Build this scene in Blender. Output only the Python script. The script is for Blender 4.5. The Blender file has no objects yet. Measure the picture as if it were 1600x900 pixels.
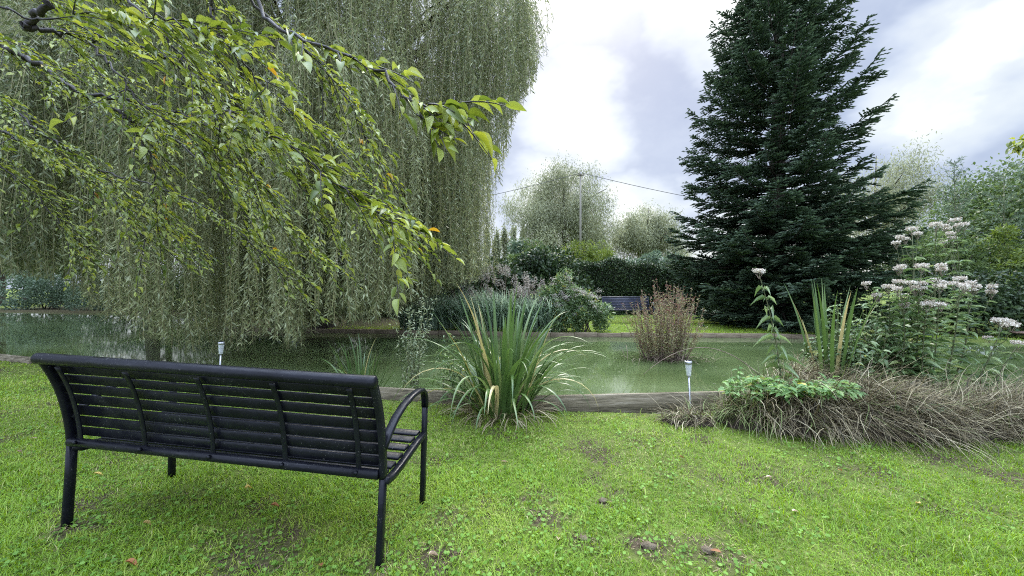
import bpy, math, random
import numpy as np
from mathutils import Vector
R = math.radians
rng = np.random.default_rng(7)
random.seed(7)
sc = bpy.context.scene
COL = sc.collection

# ------------------------------------------------------------------ camera
CAMH, F = 1.25, 600.0
cam = bpy.data.cameras.new('camera'); co = bpy.data.objects.new('camera', cam); COL.objects.link(co)
co.location = (0, 0, CAMH); co.rotation_euler = (R(90), 0, 0)
cam.sensor_width = 36; cam.lens = 36 * F / 1600; cam.clip_start = .05; cam.clip_end = 1500
sc.camera = co

# ------------------------------------------------------------------ world, sun, exposure
SUN_EL, SUN_AZ = 42.0, 10.0          # azimuth to the right of the view direction (+Y)
w = bpy.data.worlds.new('World'); sc.world = w; w.use_nodes = True
nt = w.node_tree; nt.nodes.clear()
def nd(t, tree=None, **k):
    n = (tree or nt).nodes.new(t)
    for a, b in k.items(): setattr(n, a, b)
    return n
def lk(a, b, tree=None): (tree or nt).links.new(a, b)
def wmath(op, a, b=None, c=None, clamp=False):
    n = nd('ShaderNodeMath', operation=op); n.use_clamp = clamp
    for i, v in enumerate((a, b, c)):
        if v is None: continue
        if isinstance(v, (int, float)): n.inputs[i].default_value = v
        else: lk(v, n.inputs[i])
    return n.outputs[0]
def skydir(px, py):
    v = Vector(((px-800)/F, 1, (450-py)/F)); v.normalize(); return v
sky = nd('ShaderNodeTexSky', sky_type='NISHITA'); sky.sun_disc = False
sky.sun_elevation = R(SUN_EL); sky.sun_rotation = R(SUN_AZ); sky.air_density = 1.2; sky.dust_density = 2.0
tc = nd('ShaderNodeTexCoord')
n1 = nd('ShaderNodeTexNoise'); n1.inputs['Scale'].default_value = 2.6; n1.inputs['Detail'].default_value = 5; n1.inputs['Roughness'].default_value = .55
mp = nd('ShaderNodeMapping'); mp.inputs['Scale'].default_value = (1, 1, 1.6); lk(tc.outputs['Generated'], mp.inputs[0]); lk(mp.outputs[0], n1.inputs['Vector'])
sub = nd('ShaderNodeVectorMath', operation='SUBTRACT'); lk(n1.outputs['Color'], sub.inputs[0]); sub.inputs[1].default_value = (.5, .5, .5)
scl = nd('ShaderNodeVectorMath', operation='SCALE'); lk(sub.outputs[0], scl.inputs[0]); scl.inputs['Scale'].default_value = .42
addv = nd('ShaderNodeVectorMath', operation='ADD'); lk(tc.outputs['Generated'], addv.inputs[0]); lk(scl.outputs[0], addv.inputs[1])
nrm = nd('ShaderNodeVectorMath', operation='NORMALIZE'); lk(addv.outputs[0], nrm.inputs[0])
def spot(px, py, deg0, deg1):
    dt = nd('ShaderNodeVectorMath', operation='DOT_PRODUCT'); lk(nrm.outputs[0], dt.inputs[0]); dt.inputs[1].default_value = skydir(px, py)
    mr = nd('ShaderNodeMapRange', interpolation_type='SMOOTHSTEP'); lk(dt.outputs['Value'], mr.inputs[0])
    mr.inputs[1].default_value = math.cos(R(deg1)); mr.inputs[2].default_value = math.cos(R(deg0)); return mr.outputs[0]
bright = None
for s_ in ((915, 205, 2, 9), (1090, 0, 1, 9), (850, 345, 3, 10), (1010, 335, 2, 9), (1470, 90, 1, 8), (1240, 420, 2, 12), (640, 330, 3, 12), (150, 200, 5, 20), (800, -300, 10, 30)):
    o_ = spot(*s_); bright = o_ if bright is None else wmath('MAXIMUM', bright, o_)
n2 = nd('ShaderNodeTexNoise'); n2.inputs['Scale'].default_value = 4.2; n2.inputs['Detail'].default_value = 7; n2.inputs['Roughness'].default_value = .6
lk(mp.outputs[0], n2.inputs['Vector'])
fluf = nd('ShaderNodeMapRange'); lk(n2.outputs['Fac'], fluf.inputs[0]); fluf.inputs[1].default_value = .38; fluf.inputs[2].default_value = .70
bf = wmath('ADD', wmath('MULTIPLY', bright, .82), wmath('MULTIPLY', fluf.outputs[0], .26), clamp=True)
ramp = nd('ShaderNodeValToRGB'); cr = ramp.color_ramp
cr.elements[0].position = 0; cr.elements[0].color = (.52, .62, .86, 1)
cr.elements[1].position = 1; cr.elements[1].color = (1.4, 1.45, 1.42, 1)
e = cr.elements.new(.8); e.color = (1.02, 1.1, 1.16, 1)
e = cr.elements.new(.42); e.color = (.80, .90, 1.08, 1)
lk(bf, ramp.inputs[0])
# zenith above the view boosted well past overcast, added to light the scene
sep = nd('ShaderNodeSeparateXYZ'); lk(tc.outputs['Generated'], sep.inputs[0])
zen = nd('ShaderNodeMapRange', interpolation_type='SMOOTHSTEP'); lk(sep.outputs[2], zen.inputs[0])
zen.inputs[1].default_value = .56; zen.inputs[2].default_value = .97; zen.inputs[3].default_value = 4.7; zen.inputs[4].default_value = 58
# added bright sky behind the camera, fill light for surfaces facing it
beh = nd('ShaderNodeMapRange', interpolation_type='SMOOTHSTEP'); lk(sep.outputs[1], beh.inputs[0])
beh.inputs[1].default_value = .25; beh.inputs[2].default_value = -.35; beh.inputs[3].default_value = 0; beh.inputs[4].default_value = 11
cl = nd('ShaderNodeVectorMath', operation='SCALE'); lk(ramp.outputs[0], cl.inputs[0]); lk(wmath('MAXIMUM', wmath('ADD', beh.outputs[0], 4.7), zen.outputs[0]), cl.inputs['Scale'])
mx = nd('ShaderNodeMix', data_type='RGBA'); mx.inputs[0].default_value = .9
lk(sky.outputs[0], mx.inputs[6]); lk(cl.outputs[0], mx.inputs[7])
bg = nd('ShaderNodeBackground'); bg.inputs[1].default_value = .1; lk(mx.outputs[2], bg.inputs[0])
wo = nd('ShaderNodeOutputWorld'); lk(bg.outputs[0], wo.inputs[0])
sl = bpy.data.lights.new('sun', 'SUN'); sl.energy = 1.5; sl.angle = R(14); sl.color = (1, .95, .86)
so = bpy.data.objects.new('sun', sl); COL.objects.link(so)
sd = Vector((math.sin(R(SUN_AZ))*math.cos(R(SUN_EL)), math.cos(R(SUN_AZ))*math.cos(R(SUN_EL)), math.sin(R(SUN_EL))))
so.rotation_euler = sd.to_track_quat('Z', 'Y').to_euler()
vs = sc.view_settings; vs.view_transform = 'Standard'; vs.look = 'None'; vs.gamma = 1; vs.exposure = .84; vs.use_curve_mapping = False
sc.render.filter_size = 1.1
cy = sc.cycles; cy.pixel_filter_type = 'BLACKMAN_HARRIS'; cy.filter_width = 1.1; cy.use_denoising = False; cy.max_bounces = 7; cy.diffuse_bounces = 3; cy.glossy_bounces = 3
cy.transmission_bounces = 5; cy.transparent_max_bounces = 6; cy.caustics_reflective = False; cy.caustics_refractive = False

# ------------------------------------------------------------------ helpers
def P(px, py, Z): return np.array(((px-800)/F*Z, Z, CAMH+(450-py)/F*Z))
def norm(a): return a / np.maximum(np.linalg.norm(a, axis=-1, keepdims=True), 1e-9)
def smooth(t): t = np.clip(t, 0, 1); return t*t*(3-2*t)
def U(a, b, n=None): return rng.uniform(a, b, n)

class MB:
    def __init__(s): s.V, s.Fs, s.Rn, s.n = [], [], [], 0
    def add(s, V, faces, rnd=.5):
        V = np.asarray(V, float).reshape(-1, 3)
        for f in (faces if isinstance(faces, list) else [faces]):
            s.Fs.append(np.asarray(f, np.int64) + s.n)
        s.V.append(V); s.Rn.append(np.broadcast_to(rnd, len(V)).astype(float)); s.n += len(V)
    def inst(s, tv, tf, Pp, X, Y, Z, sx, sy, sz, rnd):
        """place the template tv (k,3), faces tf at every Pp with frame X,Y,Z"""
        tv = np.asarray(tv, float); N = len(Pp); k = len(tv)
        g = lambda v: np.broadcast_to(v, N)[:, None, None]
        V = Pp[:, None] + tv[None, :, 0:1]*g(sx)*X[:, None] + tv[None, :, 1:2]*g(sy)*Y[:, None] + tv[None, :, 2:3]*g(sz)*Z[:, None]
        off = (np.arange(N)*k)[:, None, None]
        by = {}
        for f in tf: by.setdefault(len(f), []).append(f)
        s.add(V.reshape(-1, 3), [(np.array(b)[None] + off).reshape(-1, q) for q, b in by.items()], np.repeat(np.broadcast_to(rnd, N), k))
    def tube(s, pts, rad, n=6, rnd=.5, cap=True, prof=None, ref=None):
        pts = np.asarray(pts, float); m = len(pts); rad = np.broadcast_to(rad, m)
        T = norm(np.gradient(pts, axis=0))
        if ref is None: ref = (0, 0, 1) if abs(T[:, 2]).mean() < .8 else (0, 1, 0)
        A = norm(np.cross(T, np.broadcast_to(np.array(ref, float), T.shape))); B = np.cross(A, T)
        if prof is None:
            a = np.linspace(0, 2*math.pi, n, endpoint=False); prof = np.stack([np.cos(a), np.sin(a)], 1)
        else: prof = np.asarray(prof, float); n = len(prof)
        V = pts[:, None] + rad[:, None, None]*(prof[None, :, 0:1]*A[:, None] + prof[None, :, 1:2]*B[:, None])
        i = np.arange(m-1)[:, None]*n; j = np.arange(n)[None]; j2 = (j+1) % n
        q = np.stack([i+j, i+j2, i+n+j2, i+n+j], -1).reshape(-1, 4)
        fs = [q]
        if cap: fs += [np.arange(n)[None, ::-1].copy(), (np.arange(n)+(m-1)*n)[None]]
        s.add(V.reshape(-1, 3), fs, rnd)
    def box(s, c, size, rz=0, rnd=.5, ch=.004):
        x, y, z = np.array(size)/2; ch = min(ch, x*.4, y*.4)
        pr = [(-x+ch, -y), (x-ch, -y), (x, -y+ch), (x, y-ch), (x-ch, y), (-x+ch, y), (-x, y-ch), (-x, -y+ch)]
        ca, sa = math.cos(rz), math.sin(rz); V = []
        for zz, k in ((-z, .0), (z-ch, 0), (z, ch)):
            for a, b in pr:
                a2, b2 = a*(1-k/x), b*(1-k/y)
                V.append((c[0]+a2*ca-b2*sa, c[1]+a2*sa+b2*ca, c[2]+zz))
        n = 8; q = [[l*n+j, l*n+(j+1) % n, (l+1)*n+(j+1) % n, (l+1)*n+j] for l in range(2) for j in range(n)]
        s.add(V, [np.array(q), np.arange(n)[None, ::-1].copy(), (np.arange(n)+2*n)[None]], rnd)
    def build(s, name, mat, parent=None, smooth=False):
        me = bpy.data.meshes.new(name); V = np.concatenate(s.V); me.vertices.add(len(V)); me.vertices.foreach_set('co', V.astype(np.float32).ravel())
        tot = np.concatenate([np.full(len(f), f.shape[1]) for f in s.Fs]); loops = np.concatenate([f.ravel() for f in s.Fs])
        me.loops.add(len(loops)); me.loops.foreach_set('vertex_index', loops.astype(np.int32))
        me.polygons.add(len(tot)); st = np.concatenate([[0], np.cumsum(tot)[:-1]])
        me.polygons.foreach_set('loop_start', st.astype(np.int32))
        at = me.attributes.new('rnd', 'FLOAT', 'POINT'); at.data.foreach_set('value', np.concatenate(s.Rn).astype(np.float32))
        me.update(calc_edges=True)
        if smooth: me.polygons.foreach_set('use_smooth', np.ones(len(tot), bool))
        me.materials.append(mat)
        o = bpy.data.objects.new(name, me); COL.objects.link(o)
        if parent: o.parent = parent
        return o
def tag(o, label=None, cat=None, group=None, kind=None):
    for k, v in (('label', label), ('category', cat), ('group', group), ('kind', kind)):
        if v: o[k] = v
    return o
def empty(name, loc, label, cat, group=None, rot=(0, 0, 0)):
    o = bpy.data.objects.new(name, None); COL.objects.link(o); o.location = loc; o.rotation_euler = rot; o.empty_display_size = .2
    tag(o, label, cat, group); return o
class Thing:
    """an Empty at the base; parts are given in world coordinates and stored relative to it"""
    def __init__(s, name, loc, label, cat, group=None):
        s.loc = np.array(loc, float); s.e = empty(name, tuple(loc), label, cat, group)
    def part(s, name, mb, mat, smooth=False):
        if not mb.n: return None
        mb.V = [v - s.loc for v in mb.V]; return mb.build(name, mat, s.e, smooth)

# ------------------------------------------------------------------ materials
def leafmat(name, cols, trans=.35, rough=.5, spec=.3, back=None):
    m = bpy.data.materials.new(name); m.use_nodes = True; t = m.node_tree; t.nodes.clear()
    at = nd('ShaderNodeAttribute', t, attribute_name='rnd')
    rp = nd('ShaderNodeValToRGB', t); el = rp.color_ramp.elements
    el[0].position = cols[0][0]; el[0].color = (*cols[0][1], 1); el[1].position = cols[-1][0]; el[1].color = (*cols[-1][1], 1)
    for p, c in cols[1:-1]: x = el.new(p); x.color = (*c, 1)
    lk(at.outputs['Fac'], rp.inputs[0], t)
    pb = nd('ShaderNodeBsdfPrincipled', t); pb.inputs['Roughness'].default_value = rough; pb.inputs['Specular IOR Level'].default_value = spec
    lk(rp.outputs[0], pb.inputs['Base Color'], t)
    out = nd('ShaderNodeOutputMaterial', t)
    if trans > 0:
        tr = nd('ShaderNodeBsdfTranslucent', t); hs = nd('ShaderNodeHueSaturation', t); hs.inputs['Hue'].default_value = .485; hs.inputs['Saturation'].default_value = 1.1; hs.inputs['Value'].default_value = 1.5
        lk(rp.outputs[0], hs.inputs['Color'], t); lk(hs.outputs[0], tr.inputs[0], t)
        ms = nd('ShaderNodeMixShader', t); ms.inputs[0].default_value = trans
        lk(pb.outputs[0], ms.inputs[1], t); lk(tr.outputs[0], ms.inputs[2], t); lk(ms.outputs[0], out.inputs[0], t)
    else: lk(pb.outputs[0], out.inputs[0], t)
    return m
def noisemat(name, cols, scale=8, detail=5, rough=.8, spec=.3, bump=.3, stretch=(1, 1, 1), metal=0, bscale=None, coord='Object'):
    m = bpy.data.materials.new(name); m.use_nodes = True; t = m.node_tree; pb = t.nodes['Principled BSDF']
    tcn = nd('ShaderNodeTexCoord', t); mpn = nd('ShaderNodeMapping', t); mpn.inputs['Scale'].default_value = stretch
    lk(tcn.outputs[coord], mpn.inputs[0], t)
    n = nd('ShaderNodeTexNoise', t); n.inputs['Scale'].default_value = scale; n.inputs['Detail'].default_value = detail; n.inputs['Roughness'].default_value = .65
    lk(mpn.outputs[0], n.inputs['Vector'], t)
    rp = nd('ShaderNodeValToRGB', t); el = rp.color_ramp.elements
    el[0].position = cols[0][0]; el[0].color = (*cols[0][1], 1); el[1].position = cols[-1][0]; el[1].color = (*cols[-1][1], 1)
    for p, c in cols[1:-1]: x = el.new(p); x.color = (*c, 1)
    lk(n.outputs['Fac'], rp.inputs[0], t); lk(rp.outputs[0], pb.inputs['Base Color'], t)
    pb.inputs['Roughness'].default_value = rough; pb.inputs['Specular IOR Level'].default_value = spec; pb.inputs['Metallic'].default_value = metal
    if bump:
        nb = nd('ShaderNodeTexNoise', t); nb.inputs['Scale'].default_value = bscale or scale*4; nb.inputs['Detail'].default_value = 4; lk(mpn.outputs[0], nb.inputs['Vector'], t)
        b = nd('ShaderNodeBump', t); b.inputs['Strength'].default_value = bump; b.inputs['Distance'].default_value = .01
        lk(nb.outputs['Fac'], b.inputs['Height'], t); lk(b.outputs[0], pb.inputs['Normal'], t)
    return m
M = {}
M['willow'] = leafmat('willow_leaf', [(0, (.055, .08, .03)), (.3, (.14, .17, .075)), (.65, (.29, .32, .165)), (1, (.46, .48, .26))], .38, .45, .4)
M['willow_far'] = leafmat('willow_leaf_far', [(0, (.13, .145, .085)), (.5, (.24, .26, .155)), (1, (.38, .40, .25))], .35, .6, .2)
M['cherry'] = leafmat('cherry_leaf', [(0, (.07, .11, .02)), (.35, (.165, .215, .036)), (.75, (.31, .36, .08)), (.93, (.30, .32, .04)), (.96, (.42, .30, .05)), (1, (.50, .26, .05))], .34, .42, .4)
M['fir'] = leafmat('fir_needles', [(0, (.022, .040, .022)), (.4, (.048, .080, .044)), (.75, (.10, .15, .085)), (1, (.19, .25, .14))], .15, .5, .3)
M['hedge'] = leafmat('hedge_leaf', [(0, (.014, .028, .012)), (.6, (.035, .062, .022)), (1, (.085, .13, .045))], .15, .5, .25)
M['bush'] = leafmat('bush_leaf', [(0, (.04, .075, .022)), (.5, (.08, .13, .04)), (1, (.16, .22, .075))], .3, .5, .3)
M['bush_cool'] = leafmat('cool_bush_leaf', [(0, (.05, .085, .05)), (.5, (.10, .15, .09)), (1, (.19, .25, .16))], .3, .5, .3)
M['bush_lime'] = leafmat('lime_bush_leaf', [(0, (.07, .11, .02)), (.5, (.12, .175, .035)), (1, (.2, .26, .06))], .35, .5, .3)
M['iris'] = leafmat('iris_leaf', [(0, (.045, .09, .022)), (.5, (.085, .15, .04)), (.8, (.14, .20, .07)), (.86, (.28, .27, .08)), (1, (.42, .36, .17))], .25, .35, .5)
M['reed'] = leafmat('reed_leaf', [(0, (.08, .13, .08)), (.5, (.21, .29, .20)), (.9, (.38, .46, .33)), (1, (.5, .48, .35))], .45, .5, .3)
M['plume'] = leafmat('reed_plume', [(0, (.22, .19, .16)), (1, (.50, .47, .42))], .3, .8, .1)
M['petal'] = leafmat('agrimony_flower', [(0, (.33, .27, .22)), (.5, (.54, .50, .43)), (1, (.76, .74, .66))], .25, .8, .1)
M['agri'] = leafmat('agrimony_leaf', [(0, (.05, .095, .03)), (.5, (.12, .19, .07)), (.95, (.25, .33, .16)), (1, (.42, .40, .08))], .3, .4, .5)
M['fresh'] = leafmat('fresh_leaf', [(0, (.09, .19, .05)), (.6, (.18, .31, .10)), (.92, (.27, .40, .14)), (1, (.50, .42, .06))], .35, .45, .4)
M['pale'] = leafmat('pale_sprig_leaf', [(0, (.12, .17, .09)), (1, (.40, .43, .26))], .3, .4, .4)
M['deadgrass'] = leafmat('dead_grass', [(0, (.030, .024, .012)), (.4, (.12, .095, .048)), (.75, (.27, .23, .13)), (.88, (.44, .39, .25)), (1, (.15, .20, .06))], .15, .6, .3)
M['rust'] = leafmat('willowherb_leaf', [(0, (.14, .06, .04)), (.4, (.31, .20, .145)), (.6, (.19, .20, .08)), (1, (.40, .40, .21))], .25, .6, .2)
M['grass'] = leafmat('grass_blade', [(0, (.09, .155, .012)), (.35, (.155, .275, .022)), (.75, (.24, .37, .040)), (.92, (.32, .40, .07)), (1, (.45, .41, .2))], .35, .5, .3)
M['clover'] = leafmat('clover_leaf', [(0, (.07, .15, .018)), (.6, (.125, .24, .035)), (1, (.18, .31, .06))], .25, .6, .2)
M['litter'] = leafmat('dry_litter', [(0, (.10, .07, .05)), (.6, (.26, .19, .12)), (1, (.40, .30, .20))], .15, .7, .2)
M['bark'] = noisemat('bark', [(.3, (.03, .025, .02)), (.6, (.085, .07, .055)), (.8, (.14, .12, .10))], 9, 6, .9, .15, .8, (1, 1, .25))
M['twig'] = noisemat('cherry_bark', [(.3, (.012, .009, .007)), (.6, (.03, .024, .02)), (.85, (.11, .09, .075))], 25, 5, .6, .4, .4)
M['stem'] = noisemat('green_stem', [(.3, (.06, .09, .03)), (.7, (.14, .13, .07))], 20, 3, .6, .3, 0)
M['whip'] = leafmat('willow_whip', [(0, (.10, .10, .04)), (1, (.22, .20, .09))], 0, .6, .3)
M['drystem'] = noisemat('dry_stem', [(.3, (.10, .07, .05)), (.7, (.26, .20, .15))], 20, 3, .7, .2, 0)

# ------------------------------------------------------------------ the lie of the land
def interp(tab):
    a = np.array(tab, float); return lambda x: np.interp(x, a[:, 0], a[:, 1])
NEAR = [(-90, 14), (-14, 8.4), (-8.6, 6.42), (-6.2, 5.75), (-3.9, 5.02), (-1.4, 4.2), (-.3, 4.02), (1.67, 3.80), (2.4, 4.0), (3.4, 4.45), (5, 4.7), (9, 4.6), (90, 6)]
FAR = [(-90, 30), (-28, 21.2), (-17, 19), (-13, 16.5), (-10.5, 12.6), (-7.5, 11.4), (-3.7, 11.1), (1.7, 10.3), (6.5, 10.15), (9, 9.7), (13, 9.0), (20, 9), (90, 12)]
yn, yf = interp(NEAR), interp(FAR)
WATER = -.06
def gz(x, y):
    x = np.asarray(x, float); y = np.asarray(y, float)
    lawn = .045*smooth((-x-.4)/1.8) + .012*np.sin(x*1.3+y*.7) + .008*np.sin(x*3.1-y*2.3)
    far = .02 + .015*np.sin(x*.5)*np.sin(y*.4) + .25*smooth((y-40)/60)
    return np.where(y > (yn(x)+yf(x))/2, far, lawn)
def G(px, py):      # where a pixel meets the lawn (level approximation)
    Z = F*CAMH/(py-450); return np.array(((px-800)/F*Z, Z))

BARE = [(430, 845, .17, .8), (395, 870, .14, .8), (345, 850, .10, .6), (700, 815, .10, .6), (685, 870, .10, .7), (1013, 858, .10, .9), (1120, 865, .13, .8), (1060, 860, .1, .7), (842, 778, .10, .6), (858, 815, .09, .9),
        (940, 790, .05, .8), (910, 850, .08, .6), (130, 800, .1, .5), (280, 790, .12, .5), (1240, 745, .25, .45), (1330, 730, .25, .4), (950, 700, .4, .3), (1100, 720, .5, .3), (760, 650, .3, .35), (1600, 740, .3, .3), (1480, 712, .35, .5), (110, 840, .08, .9), (590, 893, .07, .7)]
BARE = [(G(a, b), r, s*.88) for a, b, r, s in BARE]+[(np.array((-7., 14.6)), 4.4, .9), (np.array((-16., 20.)), 5., .9), (np.array((-25., 23.)), 6., .9), (np.array((11., 12.4)), 2.6, .8)]
def lattice(seed, scale):
    g = np.random.default_rng(seed).random((64, 64))
    def f(x, y):
        u, v = x*scale+1000.3, y*scale+1000.7; i, j = np.floor(u).astype(int), np.floor(v).astype(int); a, b = smooth(u-i), smooth(v-j)
        return (g[i % 64, j % 64]*(1-a)*(1-b)+g[(i+1) % 64, j % 64]*a*(1-b)+g[i % 64, (j+1) % 64]*(1-a)*b+g[(i+1) % 64, (j+1) % 64]*a*b)
    return f
def ground_sheet():
    xs = np.unique(np.round(np.concatenate([np.arange(-12, 12, .2), np.arange(-34, 34, 1.0), np.linspace(-400, 400, 41), [a for a, _ in NEAR+FAR]]), 3))
    near_t = np.concatenate([[-30, -12, -6], np.arange(-3, 0, .2), [-.1, 0]])
    V = []; rows = None
    for x in xs:
        a, b = float(yn(x)), float(yf(x)); ys = []
        for t in near_t: ys.append((a+t if t > -3.01 or True else t, None))
        c = [(y, float(gz(x, y))) for y, _ in ys]
        c += [(a+.015, -.55), (a+.8, -.75), ((a+b)/2, -.9), (b-.8, -.7), (b-.015, -.5)]
        for d in (0, .3, .7, 1.2, 2, 3, 4.5, 6.5, 9, 13, 20, 35, 60, 110, 250, 500): c.append((b+d, float(gz(x, b+d+.01))))
        rows = len(c); V += [(x, y, z) for y, z in c]
    nx = len(xs); i = np.arange(nx-1)[:, None]*rows; j = np.arange(rows-1)[None]
    q = np.stack([i+j, i+rows+j, i+rows+j+1, i+j+1], -1).reshape(-1, 4)
    mb = MB(); mb.add(V, q)
    m = bpy.data.materials.new('lawn_soil'); m.use_nodes = True; t = m.node_tree; pb = t.nodes['Principled BSDF']
    ge = nd('ShaderNodeNewGeometry', t)
    def noise(s, d=5):
        n = nd('ShaderNodeTexNoise', t); n.inputs['Scale'].default_value = s; n.inputs['Detail'].default_value = d; n.inputs['Roughness'].default_value = .65; lk(ge.outputs['Position'], n.inputs['Vector'], t); return n.outputs['Fac']
    def rmp(src, cols):
        r = nd('ShaderNodeValToRGB', t); e = r.color_ramp.elements
        e[0].position = cols[0][0]; e[0].color = (*cols[0][1], 1); e[1].position = cols[-1][0]; e[1].color = (*cols[-1][1], 1)
        for p, c in cols[1:-1]: x = e.new(p); x.color = (*c, 1)
        lk(src, r.inputs[0], t); return r.outputs[0]
    soil = rmp(noise(30, 8), [(.3, (.034, .027, .016)), (.55, (.078, .062, .037)), (.8, (.14, .115, .072))])
    moss = rmp(noise(14, 8), [(.3, (.055, .08, .018)), (.5, (.11, .145, .03)), (.75, (.19, .21, .07))])
    mk = rmp(noise(2.6, 6), [(.36, (0, 0, 0)), (.48, (1, 1, 1))])
    # beyond the pond the sward is seen edge-on and reads as solid grass
    sx = nd('ShaderNodeSeparateXYZ', t); lk(ge.outputs['Position'], sx.inputs[0], t)
    mr = nd('ShaderNodeMapRange', t); lk(sx.outputs[1], mr.inputs[0], t); mr.inputs[1].default_value = 7; mr.inputs[2].default_value = 9
    mxx = nd('ShaderNodeMath', t, operation='MAXIMUM'); lk(mk, mxx.inputs[0], t); lk(mr.outputs[0], mxx.inputs[1], t)
    # worn spots where the soil shows: uneven discs at their own places on the lawn
    dn = nd('ShaderNodeTexNoise', t); dn.inputs['Scale'].default_value = 9; dn.inputs['Detail'].default_value = 5; lk(ge.outputs['Position'], dn.inputs['Vector'], t)
    ds = nd('ShaderNodeVectorMath', t, operation='MULTIPLY_ADD'); lk(dn.outputs['Color'], ds.inputs[0], t); ds.inputs[1].default_value = (.22, .22, 0); lk(ge.outputs['Position'], ds.inputs[2], t)
    acc = None
    for (c_, r_, s_) in BARE:
        dd = nd('ShaderNodeVectorMath', t, operation='DISTANCE'); fl_ = nd('ShaderNodeVectorMath', t, operation='MULTIPLY'); lk(ds.outputs[0], fl_.inputs[0], t); fl_.inputs[1].default_value = (1, 1, 0)
        lk(fl_.outputs[0], dd.inputs[0], t); dd.inputs[1].default_value = (c_[0]+.11, c_[1]+.11, 0)
        q_ = nd('ShaderNodeMapRange', t, interpolation_type='SMOOTHSTEP'); lk(dd.outputs['Value'], q_.inputs[0], t); q_.inputs[1].default_value = r_*1.35; q_.inputs[2].default_value = r_*.6; q_.inputs[3].default_value = 0; q_.inputs[4].default_value = s_
        if acc is None: acc = q_.outputs[0]
        else:
            m_ = nd('ShaderNodeMath', t, operation='MAXIMUM'); lk(acc, m_.inputs[0], t); lk(q_.outputs[0], m_.inputs[1], t); acc = m_.outputs[0]
    sb = nd('ShaderNodeMath', t, operation='SUBTRACT'); sb.use_clamp = True; lk(mxx.outputs[0], sb.inputs[0], t); lk(acc, sb.inputs[1], t)
    mix = nd('ShaderNodeMix', t, data_type='RGBA'); lk(sb.outputs[0], mix.inputs[0], t); lk(soil, mix.inputs[6], t); lk(moss, mix.inputs[7], t)
    lk(mix.outputs[2], pb.inputs['Base Color'], t); pb.inputs['Roughness'].default_value = .95; pb.inputs['Specular IOR Level'].default_value = .1
    b = nd('ShaderNodeBump', t); b.inputs['Distance'].default_value = .03; b.inputs['Strength'].default_value = .8; lk(noise(45, 6), b.inputs['Height'], t); lk(b.outputs[0], pb.inputs['Normal'], t)
    tag(mb.build('ground', m, smooth=False), kind='structure')
ground_sheet()

def water_sheet():
    xs = np.unique([a for a, _ in NEAR+FAR]); V = []
    for x in xs: V += [(x, float(yn(x))+.004, WATER), (x, float(yf(x))-.004, WATER)]
    n = len(xs); q = [[2*i, 2*i+2, 2*i+3, 2*i+1] for i in range(n-1)]
    mb = MB(); mb.add(V, np.array(q))
    m = bpy.data.materials.new('pond_water'); m.use_nodes = True; t = m.node_tree; pb = t.nodes['Principled BSDF']
    ge = nd('ShaderNodeNewGeometry', t); mpn = nd('ShaderNodeMapping', t); mpn.inputs['Scale'].default_value = (.5, 1, 1); lk(ge.outputs['Position'], mpn.inputs[0], t)
    n1 = nd('ShaderNodeTexNoise', t); n1.inputs['Scale'].default_value = 1.1; n1.inputs['Detail'].default_value = 5; lk(mpn.outputs[0], n1.inputs['Vector'], t)
    rp = nd('ShaderNodeValToRGB', t); e = rp.color_ramp.elements
    e[0].position = .35; e[0].color = (.056, .080, .027, 1); e[1].position = .7; e[1].color = (.092, .124, .050, 1); lk(n1.outputs['Fac'], rp.inputs[0], t)
    lk(rp.outputs[0], pb.inputs['Base Color'], t); pb.inputs['IOR'].default_value = 1.4; pb.inputs['Specular IOR Level'].default_value = .5
    n3 = nd('ShaderNodeTexNoise', t); n3.inputs['Scale'].default_value = .8; lk(mpn.outputs[0], n3.inputs['Vector'], t)
    r3 = nd('ShaderNodeMapRange', t); r3.inputs[1].default_value = .4; r3.inputs[2].default_value = .7; r3.inputs[3].default_value = .03; r3.inputs[4].default_value = .07
    lk(n3.outputs['Fac'], r3.inputs[0], t); lk(r3.outputs[0], pb.inputs['Roughness'], t)
    n2 = nd('ShaderNodeTexNoise', t); n2.inputs['Scale'].default_value = 9; n2.inputs['Detail'].default_value = 3; lk(mpn.outputs[0], n2.inputs['Vector'], t)
    b = nd('ShaderNodeBump', t); b.inputs['Strength'].default_value = .07; b.inputs['Distance'].default_value = .005; lk(n2.outputs['Fac'], b.inputs['Height'], t); lk(b.outputs[0], pb.inputs['Normal'], t)
    tag(mb.build('water', m), kind='structure')
water_sheet()

n = 1500; x = U(-9, 9, n); y = yn(x)+U(0, 1, n)**1.5*(yf(x)-yn(x)); ok = lattice(9, 1.4)(x, y) > .45; x, y = x[ok], y[ok]; n = len(x); a = U(0, 6.283, n)
mb = MB(); T = np.stack([np.cos(a), np.sin(a), 0*a], 1); B = np.stack([-np.sin(a), np.cos(a), 0*a], 1)
mb.inst(np.array([(0, 0, 0), (.5, .5, .0), (1, 0, .0), (.5, -.5, .0)]), [(0, 3, 2, 1)], np.stack([x, y, np.full(n, WATER+.004)], 1), T, B, np.cross(T, B), U(.02, .07, n), U(.008, .02, n), .01, U(0, 1, n))
tag(mb.build('floating_leaves', M['pale']), 'narrow pale willow leaves floating on the green pond water', 'floating leaves', kind='stuff')

# a pale path seen under the fir
mb = MB(); mb.add([(8.2, 15.8, .052), (17, 15.3, .052), (17, 16.9, .052), (8.6, 17.2, .052)], np.array([[0, 1, 2, 3]]))
tag(mb.build('path', noisemat('path_gravel', [(.3, (.36, .34, .30)), (.7, (.58, .55, .50))], 30, 5, .9, .2, .4)), kind='structure')

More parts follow.
